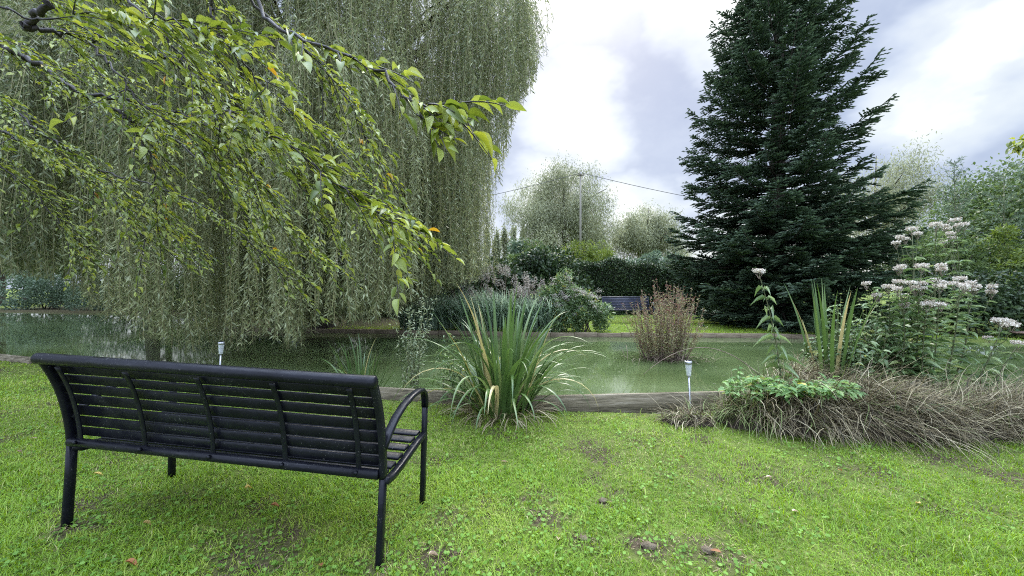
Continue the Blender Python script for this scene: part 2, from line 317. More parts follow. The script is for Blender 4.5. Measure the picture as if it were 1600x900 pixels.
# edgings of the pond
wood = noisemat('old_timber', [(.32, (.05, .042, .026)), (.45, (.13, .11, .07)), (.55, (.19, .16, .105)), (.68, (.28, .245, .18))], 2.2, 8, .85, .2, .6, (1, 8, 14))
wood2 = noisemat('bank_timber', [(.25, (.07, .055, .035)), (.5, (.17, .135, .09)), (.8, (.30, .25, .17))], 5, 7, .9, .2, .6, (1, 4, 6))
def edging(name, yfun, x0, x1, step, off, top, thick, h, mat, label, posts=True):
    xs = np.arange(x0, x1, step); t = Thing(name, ((x0+x1)/2, float(yfun((x0+x1)/2))+off, 0), label, 'pond edging')
    for k, x in enumerate(xs):
        xa, xb = x, min(x+step, x1); a = np.array((xa, yfun(xa)+off)); b = np.array((xb, yfun(xb)+off)); d = b-a; L = np.linalg.norm(d); c = (a+b)/2
        mb = MB(); dz = U(-.008, .008); mb.box((c[0], c[1], top-h/2+dz), (L-.008, thick, h), math.atan2(d[1], d[0]), ch=.006); t.part('board', mb, mat)
        if posts:
            mb = MB(); q = a + d*.03/L; mb.box((q[0], q[1]-thick*.5-.03, top-.02-.2), (.07, .05, .4), math.atan2(d[1], d[0]), ch=.006); t.part('post', mb, mat)
    return t
edging('timber_edging', yn, -12.9, 5.2, 2.62, -.02, .135, .045, .32, wood, 'long weathered timber boards edging the near bank of the pond')
edging('timber_edging', yf, -9.5, 9.1, .62, -.03, .055, .09, .24, wood2, 'row of short weathered timbers edging the bank across the pond', False)

# ------------------------------------------------------------------ lawn (grass, clover, litter)
def baremask(x, y):
    m = np.zeros_like(x)
    for (c, r, s) in BARE:
        d = np.hypot(x-c[0], (y-c[1])) / r * (1+.35*np.sin(5*np.arctan2(y-c[1], x-c[0])+r*50)); m = np.maximum(m, s*np.clip(2.1-1.3*d, 0, 1))
    return m
N1, N2, N3 = lattice(1, 3.0), lattice(2, 8.0), lattice(3, 1.1)
def blades(mb, Pp, az, el, L, W, droop, S=3, rnd=.5, fold=0.0, pw=1.4, wave=0, taper=2.5, wtmin=.04):
    """strap leaves: the centre line starts at elevation el towards azimuth az and droops"""
    N = len(Pp); g = lambda v: np.broadcast_to(v, N).astype(float)
    az, el, L, W, droop, rnd = map(g, (az, el, L, W, droop, rnd))
    s = np.linspace(0, 1, S+1); pts = np.zeros((N, S+1, 3)); pts[:, 0] = Pp
    for k in range(S):
        m = (s[k]+s[k+1])/2; e = el - droop*m**pw; a = az + wave*np.sin(m*5+rnd*20)
        pts[:, k+1] = pts[:, k] + (L/S)[:, None]*np.stack([np.cos(e)*np.cos(a), np.cos(e)*np.sin(a), np.sin(e)], 1)
    B = np.stack([-np.sin(az), np.cos(az), np.zeros(N)], 1)
    T = norm(np.gradient(pts, axis=1)); Nn = np.cross(B[:, None], T)
    wt = np.maximum((1-s**taper)*np.minimum(1, .55+s*2), wtmin)
    wv = (W/2)[:, None]*wt[None]
    if fold > 0:
        Vt = np.stack([pts + B[:, None]*wv[..., None] + Nn*(wv*fold)[..., None]*-1, pts, pts - B[:, None]*wv[..., None] - Nn*(wv*fold)[..., None]], 2); c = 3
    else: Vt = np.stack([pts + B[:, None]*wv[..., None], pts - B[:, None]*wv[..., None]], 2); c = 2
    base = (np.arange(N)*(S+1)*c)[:, None, None] + (np.arange(S)*c)[None, :, None] + np.arange(c-1)[None, None]
    q = np.stack([base, base+1, base+c+1, base+c], -1).reshape(-1, 4)
    mb.add(Vt.reshape(-1, 3), q, np.repeat(rnd, (S+1)*c))

def lawn():
    # screen-aware density: sample the ground by distance with a fall-off, everywhere a step to the side could see
    n = 330000
    y = 1.25*np.exp(U(0, 1, n)**.85*np.log(8.6/1.25)); x = U(-1, 1, n)*(1.5*y+.5)
    ok = (y < yn(x)-.03); x, y = x[ok], y[ok]
    bm = baremask(x, y); ok = U(0, 1, len(x)) > bm*1.05; x, y = x[ok], y[ok]
    h = (.018+.022*U(0, 1, len(x)))*(.55+.9*N1(x, y))*(1+.35*(y < 2.6)*(x < .5))
    # longer tufts against the board and at the legs
    wdt = (.0026+.0012*y)*U(.7, 1.3, len(x))
    rn = np.clip(-.02+.42*N2(x, y)+.5*N3(x, y)+U(-.2, .34, len(x)), 0, .9); dry = U(0, 1, len(x)) < .03+.22*smooth((N1(x+9, y)-.5)/.4)*smooth((y-2)/1.); rn = np.where(dry, U(.93, 1, len(x)), rn)
    mb = MB(); blades(mb, np.stack([x, y, gz(x, y)-.003], 1), U(0, 6.283, len(x)), U(.6, 1.5, len(x)), h*1.15, wdt, U(.3, 1.8, len(x)), 2, rn, taper=1.6)
    # long wisps
    n = 2600; x = U(-5, 5, n); y = U(1.3, 4.5, n); ok = (y < yn(x)-.03) & (abs(x) < 1.5*y+.4) & (N1(x+3, y) > .55); x, y = x[ok], y[ok]
    blades(mb, np.stack([x, y, gz(x, y)], 1), U(0, 6.283, len(x)), U(.9, 1.5, len(x)), U(.05, .12, len(x)), .004, U(.6, 2.2, len(x)), 4, U(.3, .95, len(x)))
    tag(mb.build('lawn_grass', M['grass']), 'short bright green grass with worn patches on the near lawn', 'grass', kind='stuff')
    n = 75000; x = U(-11, 13, n); y = yf(x)+.03+U(0, 1, n)**1.6*7; ok = U(0, 1, n) > baremask(x, y); x, y = x[ok], y[ok]; n = len(x); mb = MB()
    blades(mb, np.stack([x, y, gz(x, y)-.003], 1), U(0, 6.283, n), U(.8, 1.55, n), U(.03, .06, n), .014, U(.2, 1.2, n), 2, np.clip(.3+.5*N3(x, y)+U(-.2, .3, n), 0, .92), taper=1.6)
    tag(mb.build('far_lawn_grass', M['grass']), 'mown green grass of the lawn across the pond', 'grass', kind='stuff')
    # clover and small weeds
    n = 16000; y = 1.25*np.exp(U(0, 1, n)*np.log(6/1.25)); x = U(-1, 1, n)*(1.4*y+.3)
    ok = (y < yn(x)-.05) & ((lattice(5, 2.6)(x, y)*.7+lattice(6, 7.)(x, y)*.3) + .22*((x < .3) & (y < 2.7)) > .56+U(-.06, .12, n)); x, y = x[ok], y[ok]; n = len(x)
    a = U(0, 6.283, n); T = np.stack([np.cos(a), np.sin(a), U(-.25, .45, n)], 1); T = norm(T); Nn = norm(np.stack([U(-.5, .5, n), U(-.6, .4, n), np.ones(n)], 1)); B = norm(np.cross(Nn, T)); Nn = np.cross(T, B)
    ang = np.linspace(0, 2*math.pi, 7)[:-1]; tv = np.array([(.5+.5*math.cos(q), .42*math.sin(q), .12*abs(math.sin(q))) for q in ang])
    s = U(.008, .02, n)*(1+.12*y); mb = MB()
    mb.inst(tv, [tuple(range(6))], np.stack([x, y, gz(x, y)+U(.006, .028, n)], 1), T, B, Nn, s, s, s, U(0, 1, n))
    tag(mb.build('clover_leaves', M['clover']), 'small round clover and weed leaves among the near lawn grass', 'clover', kind='stuff')
    # thatch and crumbs on the bare spots
    n = 26000; y = U(1.3, 4.2, n); x = U(-1, 1, n)*(1.45*y); ok = (baremask(x, y) > U(.15, .9, n)) & (y < yn(x)-.03); x, y = x[ok], y[ok]; n = len(x); mb = MB()
    blades(mb, np.stack([x, y, gz(x, y)+.004], 1), U(0, 6.283, n), U(-.05, .5, n), U(.012, .04, n), U(.002, .005, n), U(.2, 1.4, n), 2, U(0, 1, n))
    tag(mb.build('dry_litter', M['litter']), 'dry brown grass litter lying on the worn lawn patches', 'litter', kind='stuff')
lawn()

# ------------------------------------------------------------------ the near bench
BL = 1.68
def bench(name, loc, rot, label, color, nstrap=5):
    e = empty(name, loc, label, 'bench', rot=rot)
    H = BL/2
    rr = lambda a, b, c=.006: [(-a+c, -b), (a-c, -b), (a, -b+c), (a, b-c), (a-c, b), (-a+c, b), (-a, b-c), (-a, -b+c)]
    prof = rr(.0125, .021)
    # back profile (y towards the front, z up)
    bk = np.array([(.012, .42), (.006, .50), (-.010, .60), (-.034, .70), (-.066, .79), (-.108, .875)])
    s = np.linspace(0, 1, 24); t0 = np.linspace(0, 1, len(bk))
    by = np.interp(s, t0, bk[:, 0]); bz = np.interp(s, t0, bk[:, 1])
    k = np.ones(5)/5; by[2:-2] = np.convolve(by, k, 'valid'); bz[2:-2] = np.convolve(bz, k, 'valid')
    for sx in (-1, 1):
        X = sx*H
        for nm, pts in (('leg', [(X, 0, -.03), (X, .002, .1), (X, .008, .25), (X, .012, .415)]),
                        ('back_upright', [(X, a, b) for a, b in zip(by, bz)])):
            mb = MB(); mb.tube(pts, 1, prof=prof, ref=(0, 1, 0)); mb.build(nm, color, e)
        # armrest that turns down into the front leg
        aq = [(0.004, .555), (.05, .60), (.12, .648), (.21, .682), (.31, .70), (.40, .703), (.455, .694), (.492, .668), (.508, .63), (.513, .58)]
        mb = MB(); mb.tube([(X, a, b) for a, b in aq], 1, prof=rr(.020, .0115), ref=(1, 0, 0) if False else (0, .35, 1)); mb.build('armrest', color, e)
        mb = MB(); mb.tube([(X, .513, .582), (X, .516, .42), (X, .52, .2), (X, .522, -.03)], 1, prof=prof, ref=(0, 1, 0)); mb.build('leg', color, e)
        sq = [(.012, .405), (.05, .385), (.11, .380), (.20, .388), (.30, .404), (.40, .418), (.50, .425)]
        mb = MB(); mb.tube([(X, a, b) for a, b in sq], 1, prof=rr(.019, .016), ref=(0, 0, 1)); mb.build('seat_rail', color, e)
    # backrest slats, one mesh
    mb = MB(); n = 7; L = BL-.03
    for i in range(n):
        u0, u1 = .115+i*.118, .115+i*.118+.101
        ya, yb = np.interp([u0, u1], s, by); za, zb = np.interp([u0, u1], s, bz)
        c = np.array(((ya+yb)/2+.012, (za+zb)/2)); d = np.array((yb-ya, zb-za)); hl = np.linalg.norm(d)/2; d /= 2*hl; nn = np.array((d[1], -d[0]))
        pr = rr(hl, .006, .003)
        V = [(xx, c[0]+a*d[0]+b*nn[0], c[1]+a*d[1]+b*nn[1]) for xx in (-L/2, L/2) for a, b in pr]
        q = [[j, (j+1) % 8, 8+(j+1) % 8, 8+j] for j in range(8)]; mb.add(V, [np.array(q), np.arange(8)[None, ::-1].copy(), (np.arange(8)+8)[None]])
    mb.build('backrest', color, e)
    mb = MB()
    for i in range(6):
        yc = .075+i*.078; zc = np.interp(yc, [.05, .11, .2, .3, .4, .5], [.408, .403, .411, .427, .441, .448])
        mb.box((0, yc, zc), (L, .062, .013), ch=.003)
    mb.build('seat', color, e)
    mb = MB(); mb.tube([(-H-.02, -.118, .878), (-H-.012, -.118, .878), (H+.012, -.118, .878), (H+.02, -.118, .878)], [.018, .027, .027, .018], 16); mb.build('top_rail', color, e, True)
    mb = MB(); mb.tube([(-H+.014, -.004, .437), (H-.014, -.004, .437)], .022, 14); mb.build('lower_rail', color, e, True)
    for f in ([.045, .27, .495, .72, .935] if nstrap == 5 else [.1, .37, .63, .9]):
        X = -H+f*BL; mb = MB()
        mb.tube([(X, a-.014, b) for a, b in zip(by, bz)][0:22], 1, prof=rr(.0125, .004, .002), ref=(0, 1, 0))
        mb.tube([(X, -.022, .447), (X, -.036, .447)], .009, 8)
        mb.build('back_strap', color, e)
    return e
def benchmat(name, base):
    m = noisemat(name, [(.35, base), (.8, tuple(v*1.6+.004 for v in base))], 6, 5, .36, .22, .12, bscale=60)
    t = m.node_tree; pb = t.nodes['Principled BSDF']; tcn = nd('ShaderNodeTexCoord', t)
    sp_ = nd('ShaderNodeTexNoise', t); sp_.inputs['Scale'].default_value = 120; sp_.inputs['Detail'].default_value = 3; lk(tcn.outputs['Object'], sp_.inputs['Vector'], t)
    sq_ = nd('ShaderNodeTexNoise', t); sq_.inputs['Scale'].default_value = 7; lk(tcn.outputs['Object'], sq_.inputs['Vector'], t)
    sm_ = nd('ShaderNodeMath', t, operation='MULTIPLY_ADD'); lk(sq_.outputs['Fac'], sm_.inputs[0], t); sm_.inputs[1].default_value = .35; lk(sp_.outputs['Fac'], sm_.inputs[2], t)
    mr_ = nd('ShaderNodeMapRange', t); mr_.inputs[1].default_value = .86; mr_.inputs[2].default_value = .93; mr_.inputs[4].default_value = .55; lk(sm_.outputs[0], mr_.inputs[0], t)
    mi_ = nd('ShaderNodeMix', t, data_type='RGBA'); src = pb.inputs['Base Color'].links[0].from_socket; lk(mr_.outputs[0], mi_.inputs[0], t); lk(src, mi_.inputs[6], t); mi_.inputs[7].default_value = (.16, .16, .15, 1); lk(mi_.outputs[2], pb.inputs['Base Color'], t)
    n = nd('ShaderNodeTexNoise', t); n.inputs['Scale'].default_value = 14; n.inputs['Detail'].default_value = 8; lk(tcn.outputs['Object'], n.inputs['Vector'], t)
    r = nd('ShaderNodeMapRange', t); r.inputs[1].default_value = .4; r.inputs[2].default_value = .75; r.inputs[3].default_value = .28; r.inputs[4].default_value = .6
    lk(n.outputs['Fac'], r.inputs[0], t); lk(r.outputs[0], pb.inputs['Roughness'], t); return m
bench('park_bench', (-1.425, 1.83, .010), (0, R(1.9), R(-8.0)), 'black metal garden bench with curved slatted back standing on the near lawn', benchmat('black_metal', (.0045, .005, .008)))
b2 = bench('park_bench', (4.15, 14.0, .03), (0, 0, R(180)), 'small dark slatted bench on the grass across the pond', benchmat('dark_slate_metal', (.035, .037, .055)), 4)

# ------------------------------------------------------------------ solar lamps
steel = noisemat('brushed_steel', [(.3, (.35, .35, .36)), (.7, (.55, .55, .56))], 30, 3, .35, .5, .1, metal=.9)
clear = bpy.data.materials.new('frosted_plastic'); clear.use_nodes = True
pb = clear.node_tree.nodes['Principled BSDF']; pb.inputs['Base Color'].default_value = (.85, .87, .9, 1); pb.inputs['Roughness'].default_value = .25; pb.inputs['Transmission Weight'].default_value = .45; pb.inputs['IOR'].default_value = 1.3
darkpv = noisemat('solar_cell', [(.3, (.01, .01, .02)), (.7, (.02, .02, .04))], 30, 2, .2, .5, 0)
def solar(bx, by, ztop, lean, label):
    g = float(gz(bx, by)); t = Thing('solar_lamp', (bx, by, g), label, 'garden light', 'solar lamps along the pond edge')
    d = norm(np.array((lean[0], lean[1], 1.))); L = (ztop-g)/d[2]; b = np.array((bx, by, g))
    def lathe(prof, n=20):
        mb = MB(); pts = np.array([b+d*p for p, _ in prof]); mb.tube(pts, [r for _, r in prof], n, ref=(0, 1, 0)); return mb
    t.part('stake', lathe([(-.08, .004), (0, .010), (L-.155, .010)], 10), steel, True)
    t.part('lamp_shade', lathe([(L-.155, .020), (L-.150, .0215), (L-.10, .026), (L-.04, .0315), (L-.034, .032)]), clear, True)
    # clear inner diffuser, seen through the shade
    t.part('cap', lathe([(L-.034, .034), (L-.030, .0365), (L-.006, .037), (L-.002, .033)]), steel, True)
    t.part('solar_panel', lathe([(L-.002, .026), (L+.001, .026)]), darkpv, True)
x_, y_ = 1.70, 3.66
solar(1.795, 3.86, 1.25-113/600*3.86, (-.06, -.03), 'steel solar stake lamp with clear shade leaning beside the dry grass tussocks')
solar(-3.70, 4.85, 1.25-84/600*4.85, (.06, 0), 'pale solar stake lamp standing behind the top rail of the black bench')

# ------------------------------------------------------------------ leaf templates
LQ = np.array([(0, 0, 0), (.45, .5, .05), (1, 0, -.06), (.45, -.5, .05)]); LQF = [(0, 1, 2, 3)]
def curled(n=5, bend=.35, fold=.25, wpos=.42):
    V = []; F_ = []
    for i in range(n+1):
        s = i/n; wd = .5*min(1., 3.3*s**.9*(1-s)**1.15) if 0 < s < 1 else 0.0
        if i == n: wd = 0
        x = s; z = -bend*s*s
        V += [(x, wd, z+wd*fold*2*.5), (x, 0, z), (x, -wd, z+wd*fold*2*.5)]
    for i in range(n):
        a = i*3; F_ += [(a, a+1, a+4, a+3), (a+1, a+2, a+5, a+4)]
    return np.array(V), F_
CL, CLF = curled(5, .28, .45); CL3, CL3F = curled(3, .35, .4)
def frames(T, up):
    T = norm(T); B = norm(np.cross(up, T)); return T, B, np.cross(T, B)
def rdir(n): return norm(rng.normal(size=(n, 3)))

# ------------------------------------------------------------------ willows
def willow(name, base, H, Rr, ncl, nst, leafL, leafW, sp, bottom, mat, label, group=None, sx=(1, 1), hlo=.34, keep=None, spread=.28, trunk_r=.4, lmax=.5, fork=.2, topf=.35, bough=.8, extra=(), full=0., lh=1.):
    bx, by = base; g = float(gz(bx, by)); t = Thing(name, (bx, by, g), label, 'tree', group)
    fz = g+fork*H; tk = MB()
    pts = [(bx, by, g-.2), (bx+.05*H*.2, by, g+.1), (bx+.02*H, by-.01*H, g+fork*H*.5), (bx+.015*H, by, fz)]
    tk.tube(pts, [trunk_r*1.35, trunk_r*1.1, trunk_r*.85, trunk_r*.75], 12)
    nodes = []; nl = 8
    for k in range(nl):
        a = k*2.39+U(-.3, .3); rr_ = Rr*U(.45, .75); zt = H*U(.7, .93)*lh; s = np.linspace(0, 1, 9)
        q = np.stack([bx+.015*H+np.cos(a)*rr_*sx[0]*s**1.1, by+np.sin(a)*rr_*sx[1]*s**1.1, fz-.1+(zt-fz)*np.sin(s*1.75)/1.0], 1); q[1:-1] += rng.normal(size=(7, 3))*.018*H
        rad = trunk_r*.5*(1-s*.85)+.01; tk.tube(q, rad, 8); nodes.append(np.column_stack([q, rad]))
    nodes = np.concatenate(nodes)
    # clusters
    C = []; per = 7; bi = 0
    for ex in extra:
        for q_ in range(4): C.append((ex[0]+rng.normal()*.4, ex[1]+rng.normal()*.35, ex[2]+rng.normal()*.4, math.atan2(ex[1]-by, ex[0]-bx)+rng.normal()*.5, .8, U(0, 1)))
    while len(C) < ncl:
        u = math.sqrt(U(0, 1)); a = U(0, 6.283); r = .12+.88*u
        zt = H*(1-topf*r**2.4); h = hlo*H+(zt-hlo*H)*U(0, 1)**(.6 if r > .7 else .35)
        c0 = np.array((bx+np.cos(a)*r*Rr*sx[0], by+np.sin(a)*r*Rr*sx[1], h)); br_ = Rr*.125*bough*U(.7, 1.3); tone0 = U(0, 1)
        if keep and not keep(c0): continue
        for q_ in range(per):      # a bough: a rounded shoulder of twigs that all start near one height
            aa = U(0, 6.283); rr_ = math.sqrt(U(0, 1)); p = c0+np.array((math.cos(aa)*rr_*br_, math.sin(aa)*rr_*br_, -.55*br_*rr_**2*1.2+U(-.15, .15)*br_))
            if keep and not keep(p): continue
            C.append((*p, aa if rr_ > .5 else a, r, tone0))
        bi += 1
    C = np.array(C); ncl = len(C); br = MB()
    for c in C:
        p = c[:3]; d = np.linalg.norm(nodes[:, :3]-p, axis=1)+1.2*np.maximum(0, nodes[:, 2]-p[2]); q = nodes[np.argmin(d)]
        mid = (q[:3]+p)/2+np.array((0, 0, .12*np.linalg.norm(q[:3]-p)))+rng.normal(size=3)*.1
        s = np.linspace(0, 1, 5)[:, None]; pp = q[:3]*(1-s)**2+2*mid*s*(1-s)+p*s**2
        br.tube(pp, np.linspace(min(q[3]*.6, .045), .010, 5), 5, cap=False)
    # strands
    n = ncl*nst; ci = np.repeat(np.arange(ncl), nst); c = C[ci]
    st = c[:, :3]+rng.normal(size=(n, 3))*np.array((spread, spread, spread*.9))
    a = c[:, 3]+rng.normal(size=n)*.9; out = np.stack([np.cos(a), np.sin(a)], 1); d0 = U(.1, .55, n)*(H/11)
    xx = st[:, 0]+out[:, 0]*d0; yy = st[:, 1]+out[:, 1]*d0
    zb = bottom(xx, yy)+U(0, .5, n)**1.5*1.2
    L = np.minimum(st[:, 2]-zb, np.where((st[:, 2] < H*full) & (U(0, 1, n) < .8), 99, H*lmax*U(.35, 1, n)*U(.7, 1, ncl)[ci])); ok = L > .4; st, out, d0, L = st[ok], out[ok], d0[ok], L[ok]; n = len(L)
    cnt = np.maximum((L/sp).astype(int), 3); idx = np.repeat(np.arange(n), cnt); k = np.arange(cnt.sum())-np.repeat(np.cumsum(cnt)-cnt, cnt)
    s = (k+U(0, 1, len(k)))*sp
    ph = U(0, 6.28, n)
    def pos(i, s):
        hx = d0[i]*(1-np.exp(-s/.45)); wv = .09*np.sin(s*1.1+ph[i])*np.minimum(s, 1)
        return np.stack([st[i, 0]+out[i, 0]*hx+wv, st[i, 1]+out[i, 1]*hx+wv*.6, st[i, 2]+.12*np.sin(np.minimum(s/.4, 1)*3.14)-s], 1)
    pp = pos(idx, s); N = len(pp)
    aa = U(0, 6.283, N); T = np.stack([np.cos(aa)*.8, np.sin(aa)*.8, -U(.3, 1.3, N)], 1)
    T, B, Nn = frames(T, rdir(N)); tone = (C[:, 5]*.34+U(0, 1, len(C))*.14)[ci][ok][idx]
    lv = MB(); f = U(.7, 1.25, N)
    lv.inst(LQ, LQF, pp, T, B, Nn, leafL*f, leafW*f, leafL, np.clip(tone+U(.0, .58, N)**1.1, 0, 1))
    # whips
    m = 5; sg = np.linspace(0, 1, m+1); wp = MB(); hw = leafW*.16
    Pq = np.stack([pos(np.arange(n), L*q) for q in sg], 1); B2 = np.array((1, .3, 0.))*hw
    Vt = np.stack([Pq-B2, Pq+B2], 2); b0 = (np.arange(n)*(m+1)*2)[:, None]+(np.arange(m)*2)[None]
    wp.add(Vt.reshape(-1, 3), np.stack([b0, b0+1, b0+3, b0+2], -1).reshape(-1, 4), np.repeat(U(0, 1, n), (m+1)*2))
    t.part('trunk', tk, M['bark'], True)
    if by < 15: t.part('branches', br, M['bark'], True)
    t.part('hanging_twigs', wp, M['whip']); t.part('foliage', lv, mat)
    return t
BT = interp([(-3000, 420), (0, 425), (90, 440), (130, 470), (160, 500), (205, 500), (235, 535), (300, 553), (400, 552), (425, 520), (455, 545), (472, 540), (485, 505), (540, 508), (600, 500), (650, 470), (740, 440), (762, 425), (772, 300), (790, 235), (812, 165), (835, 120), (865, 60), (3000, 0)])
def wbot(x, y):
    px = 800+F*x/y; py = BT(px); zb = 1.25-(py-450)/F*y
    front = zb; back = 1.4+0*x
    return np.where(y < 10.5, np.maximum(front, -.05), np.where(y < 12.5, np.maximum(zb, .5), back))
REDGE = interp([(-50, 865), (60, 848), (130, 815), (170, 775), (250, 765), (330, 752), (420, 742)])
def wkeep(p):
    px = 800+F*p[0]/p[1]; py = 450-(p[2]-1.25)*F/p[1]
    if px > REDGE(min(max(py, -50)+25, 420))-18: return False
    if 600 < px < 660 and 230 < py < 330 and U(0, 1) < .5: return False
    return True
willow('weeping_willow', (-6.2, 12.0), 13.2, 8.6, 385, 20, .105, .021, .037, wbot, M['willow'], 'huge weeping willow whose grey green curtains hang over the pond', sx=(.95, .72), keep=wkeep, trunk_r=.45, full=.56, hlo=.30, spread=.15,
       extra=[(-7.1, 10.2, 5), (-6.3, 9.9, 5.4), (-5.5, 9.8, 4.8), (-5.0, 10.4, 5.6), (-6.6, 10.8, 6), (-4.2, 10.6, 5.2), (-3.6, 10.9, 4.8), (-3.0, 10.8, 5.4), (-2.5, 11.1, 4.6), (-1.9, 11.2, 5.2), (-1.35, 11.3, 4.8), (-3.4, 10.2, 5.8), (-4.7, 9.6, 5), (-1.6, 11.6, 6.2), (-2.2, 10.7, 5.9)])
willow('weeping_willow', (-18.5, 19.6), 14.5, 7.5, 240, 16, .14, .024, .055, lambda x, y: np.where(y < 19, 2.3+.7*np.sin(x*2), 2.3), M['willow'], 'weeping willow at the photo edge beyond the teal end of the pond', sx=(1, .9), trunk_r=.35, full=.5)

# ------------------------------------------------------------------ the fir
def fir(base, H, label):
    bx, by = base; t = Thing('fir_tree', (bx, by, .03), label, 'tree')
    tk = MB(); tk.tube([(bx, by, -.2), (bx, by, .3), (bx+.05, by, H*.5), (bx+.12, by, H)], [.36, .3, .16, .02], 12); t.part('trunk', tk, M['bark'], True)
    br = MB(); PP, TT, NN, RN = [], [], [], []
    z = .45; k = 0
    while z < H-.3:
        f = 1-z/H; nb = 10 if z < 3.6 else 8
        for j in range(nb):
            a = k*.9+j*6.283/nb+U(-.25, .25)
            Lb = (3.75*f**.82+.18)*U(.70, 1.12)*(1.0 if z > 1.6 else .85)
            el0 = R(12+32*(1-f))*U(.75, 1.2)-R(24)*(f > .6)*(f-.6)/.4; s = np.linspace(0, 1, 9)
            ang = el0+np.where(s > .5, (s-.5)*.8, -.25*np.sin(s*3.14))     # sag then lift at the tip
            st = np.stack([np.cos(ang)*math.cos(a), np.cos(ang)*math.sin(a), np.sin(ang)], 1)*(Lb/8)
            q = np.array((bx+.1*z/H, by, z+U(-.05, .05)))+np.concatenate([[np.zeros(3)], np.cumsum(st[1:], 0)])
            br.tube(q, np.linspace(.012+.022*f, .006, 9), 5, cap=False)
            # side shoots left and right, shorter towards the tip and at the trunk
            ns = max(int(Lb/.115), 4); u = np.linspace(.14, 1, ns)
            for sg in (-1, 1):
                pu = np.stack([np.interp(u, s, q[:, c]) for c in range(3)], 1)
                Ls = np.clip(.36*Lb**.6*np.sin(np.clip(u, .0, 1)*2.75+.22), .07, .8)*U(.6, 1.15, ns)
                dirv = np.array((math.cos(a), math.sin(a), 0))*.75+sg*np.array((-math.sin(a), math.cos(a), 0))*.8
                dv = norm(dirv[None]+np.stack([U(-.25, .25, ns), U(-.25, .25, ns), U(-.28, .34, ns)], 1))
                for i in range(ns):
                    m = max(int(Ls[i]/.055), 2); w_ = np.linspace(.08, 1, m)[:, None]
                    pts = pu[i]+dv[i]*Ls[i]*w_; pts[:, 2] -= .10*Ls[i]*w_[:, 0]**2
                    PP.append(pts); TT.append(np.repeat(dv[i:i+1], m, 0)); RN.append(np.clip(U(.0, .35)+w_[:, 0]**2*.5*U(.3, 1)+.2*u[i], 0, 1))
                    if Ls[i] > .28:      # tertiary fingers
                        for sg2 in (-1, 1):
                            d2 = norm(dv[i]+sg2*.9*np.cross(dv[i], (0, 0, 1))); w2 = np.array((.35, .6, .82))
                            for ww in w2:
                                o_ = pu[i]+dv[i]*Ls[i]*ww; mm = max(int(.4*Ls[i]*(1.1-ww)/.05), 2); v_ = np.linspace(.15, 1, mm)[:, None]
                                PP.append(o_+d2*.45*Ls[i]*(1.15-ww)*v_); TT.append(np.repeat(d2[None], mm, 0)); RN.append(np.clip(U(.05, .5)+v_[:, 0]*.4, 0, 1))
            PP.append(q[3:]); TT.append(norm(np.gradient(q, axis=0))[3:]); RN.append(np.full(6, .7))
        z += U(.42, .58)*(.6 if z < 3.6 else 1)*(1 if f > .25 else .8); k += 1
    for zz in np.linspace(H-1.2, H+.1, 14):
        PP.append(np.array([[bx+.12, by, zz]])); TT.append(np.array([[.1, .1, 1.]])); RN.append(np.array([.6]))
    PP, TT, RN = np.concatenate(PP), np.concatenate(TT), np.concatenate(RN); n = len(PP)
    lv = MB(); NN = norm(np.stack([U(-.5, .5, n), U(-.5, .5, n), np.ones(n)], 1)); T, B, Nn = frames(TT, NN)
    tv = np.array([(-.1, 0, 0), (.35, .5, .12), (1, .0, .06), (.35, -.5, .12), (.5, .0, .42), (.5, 0, -.12)])
    lv.inst(tv, [(0, 1, 2, 3), (0, 5, 2, 4)], PP, T, B, Nn, U(.09, .14, n), U(.045, .07, n), .07, RN)
    t.part('branches', br, M['bark'], True); t.part('foliage', lv, M['fir']); print('fir needles', n)
rng = np.random.default_rng(21)
fir((8.55, 12.4), 16.0, 'tall dark green conical fir standing on the far lawn')

# ------------------------------------------------------------------ generic bushes and trees
def lumps_points(c, r, n, nl, ground, lump=.42, shell=.35, ragged=False):
    c = np.array(c, float); r = np.array(r, float)
    d = rdir(nl*3); d = d[d[:, 2] > -.75][:nl]; nl = len(d); lc = c+d*r*U(.45, .8, nl)[:, None]; lr = r.mean()*lump*U(.6, 1.25, nl)
    if ragged:
        k_ = .62+.38*np.sin(np.arctan2(d[:, 0], d[:, 2])*3.3+c[0])*np.sin(d[:, 1]*3+1.3); lc = c+d*r*(U(.1, 1., nl)**.6*(.55+.55*k_))[:, None]; lr = r.mean()*lump*U(.35, 1.15, nl)
    k = rng.integers(0, nl, n); dd = rdir(n); rad = lr[k]*(1-shell*U(0, 1, n)**1.3)
    p = lc[k]+dd*rad[:, None]*np.minimum(r/r.mean(), 1.5); ok = p[:, 2] > ground+.03
    return p[ok], dd[ok], k[ok]/nl
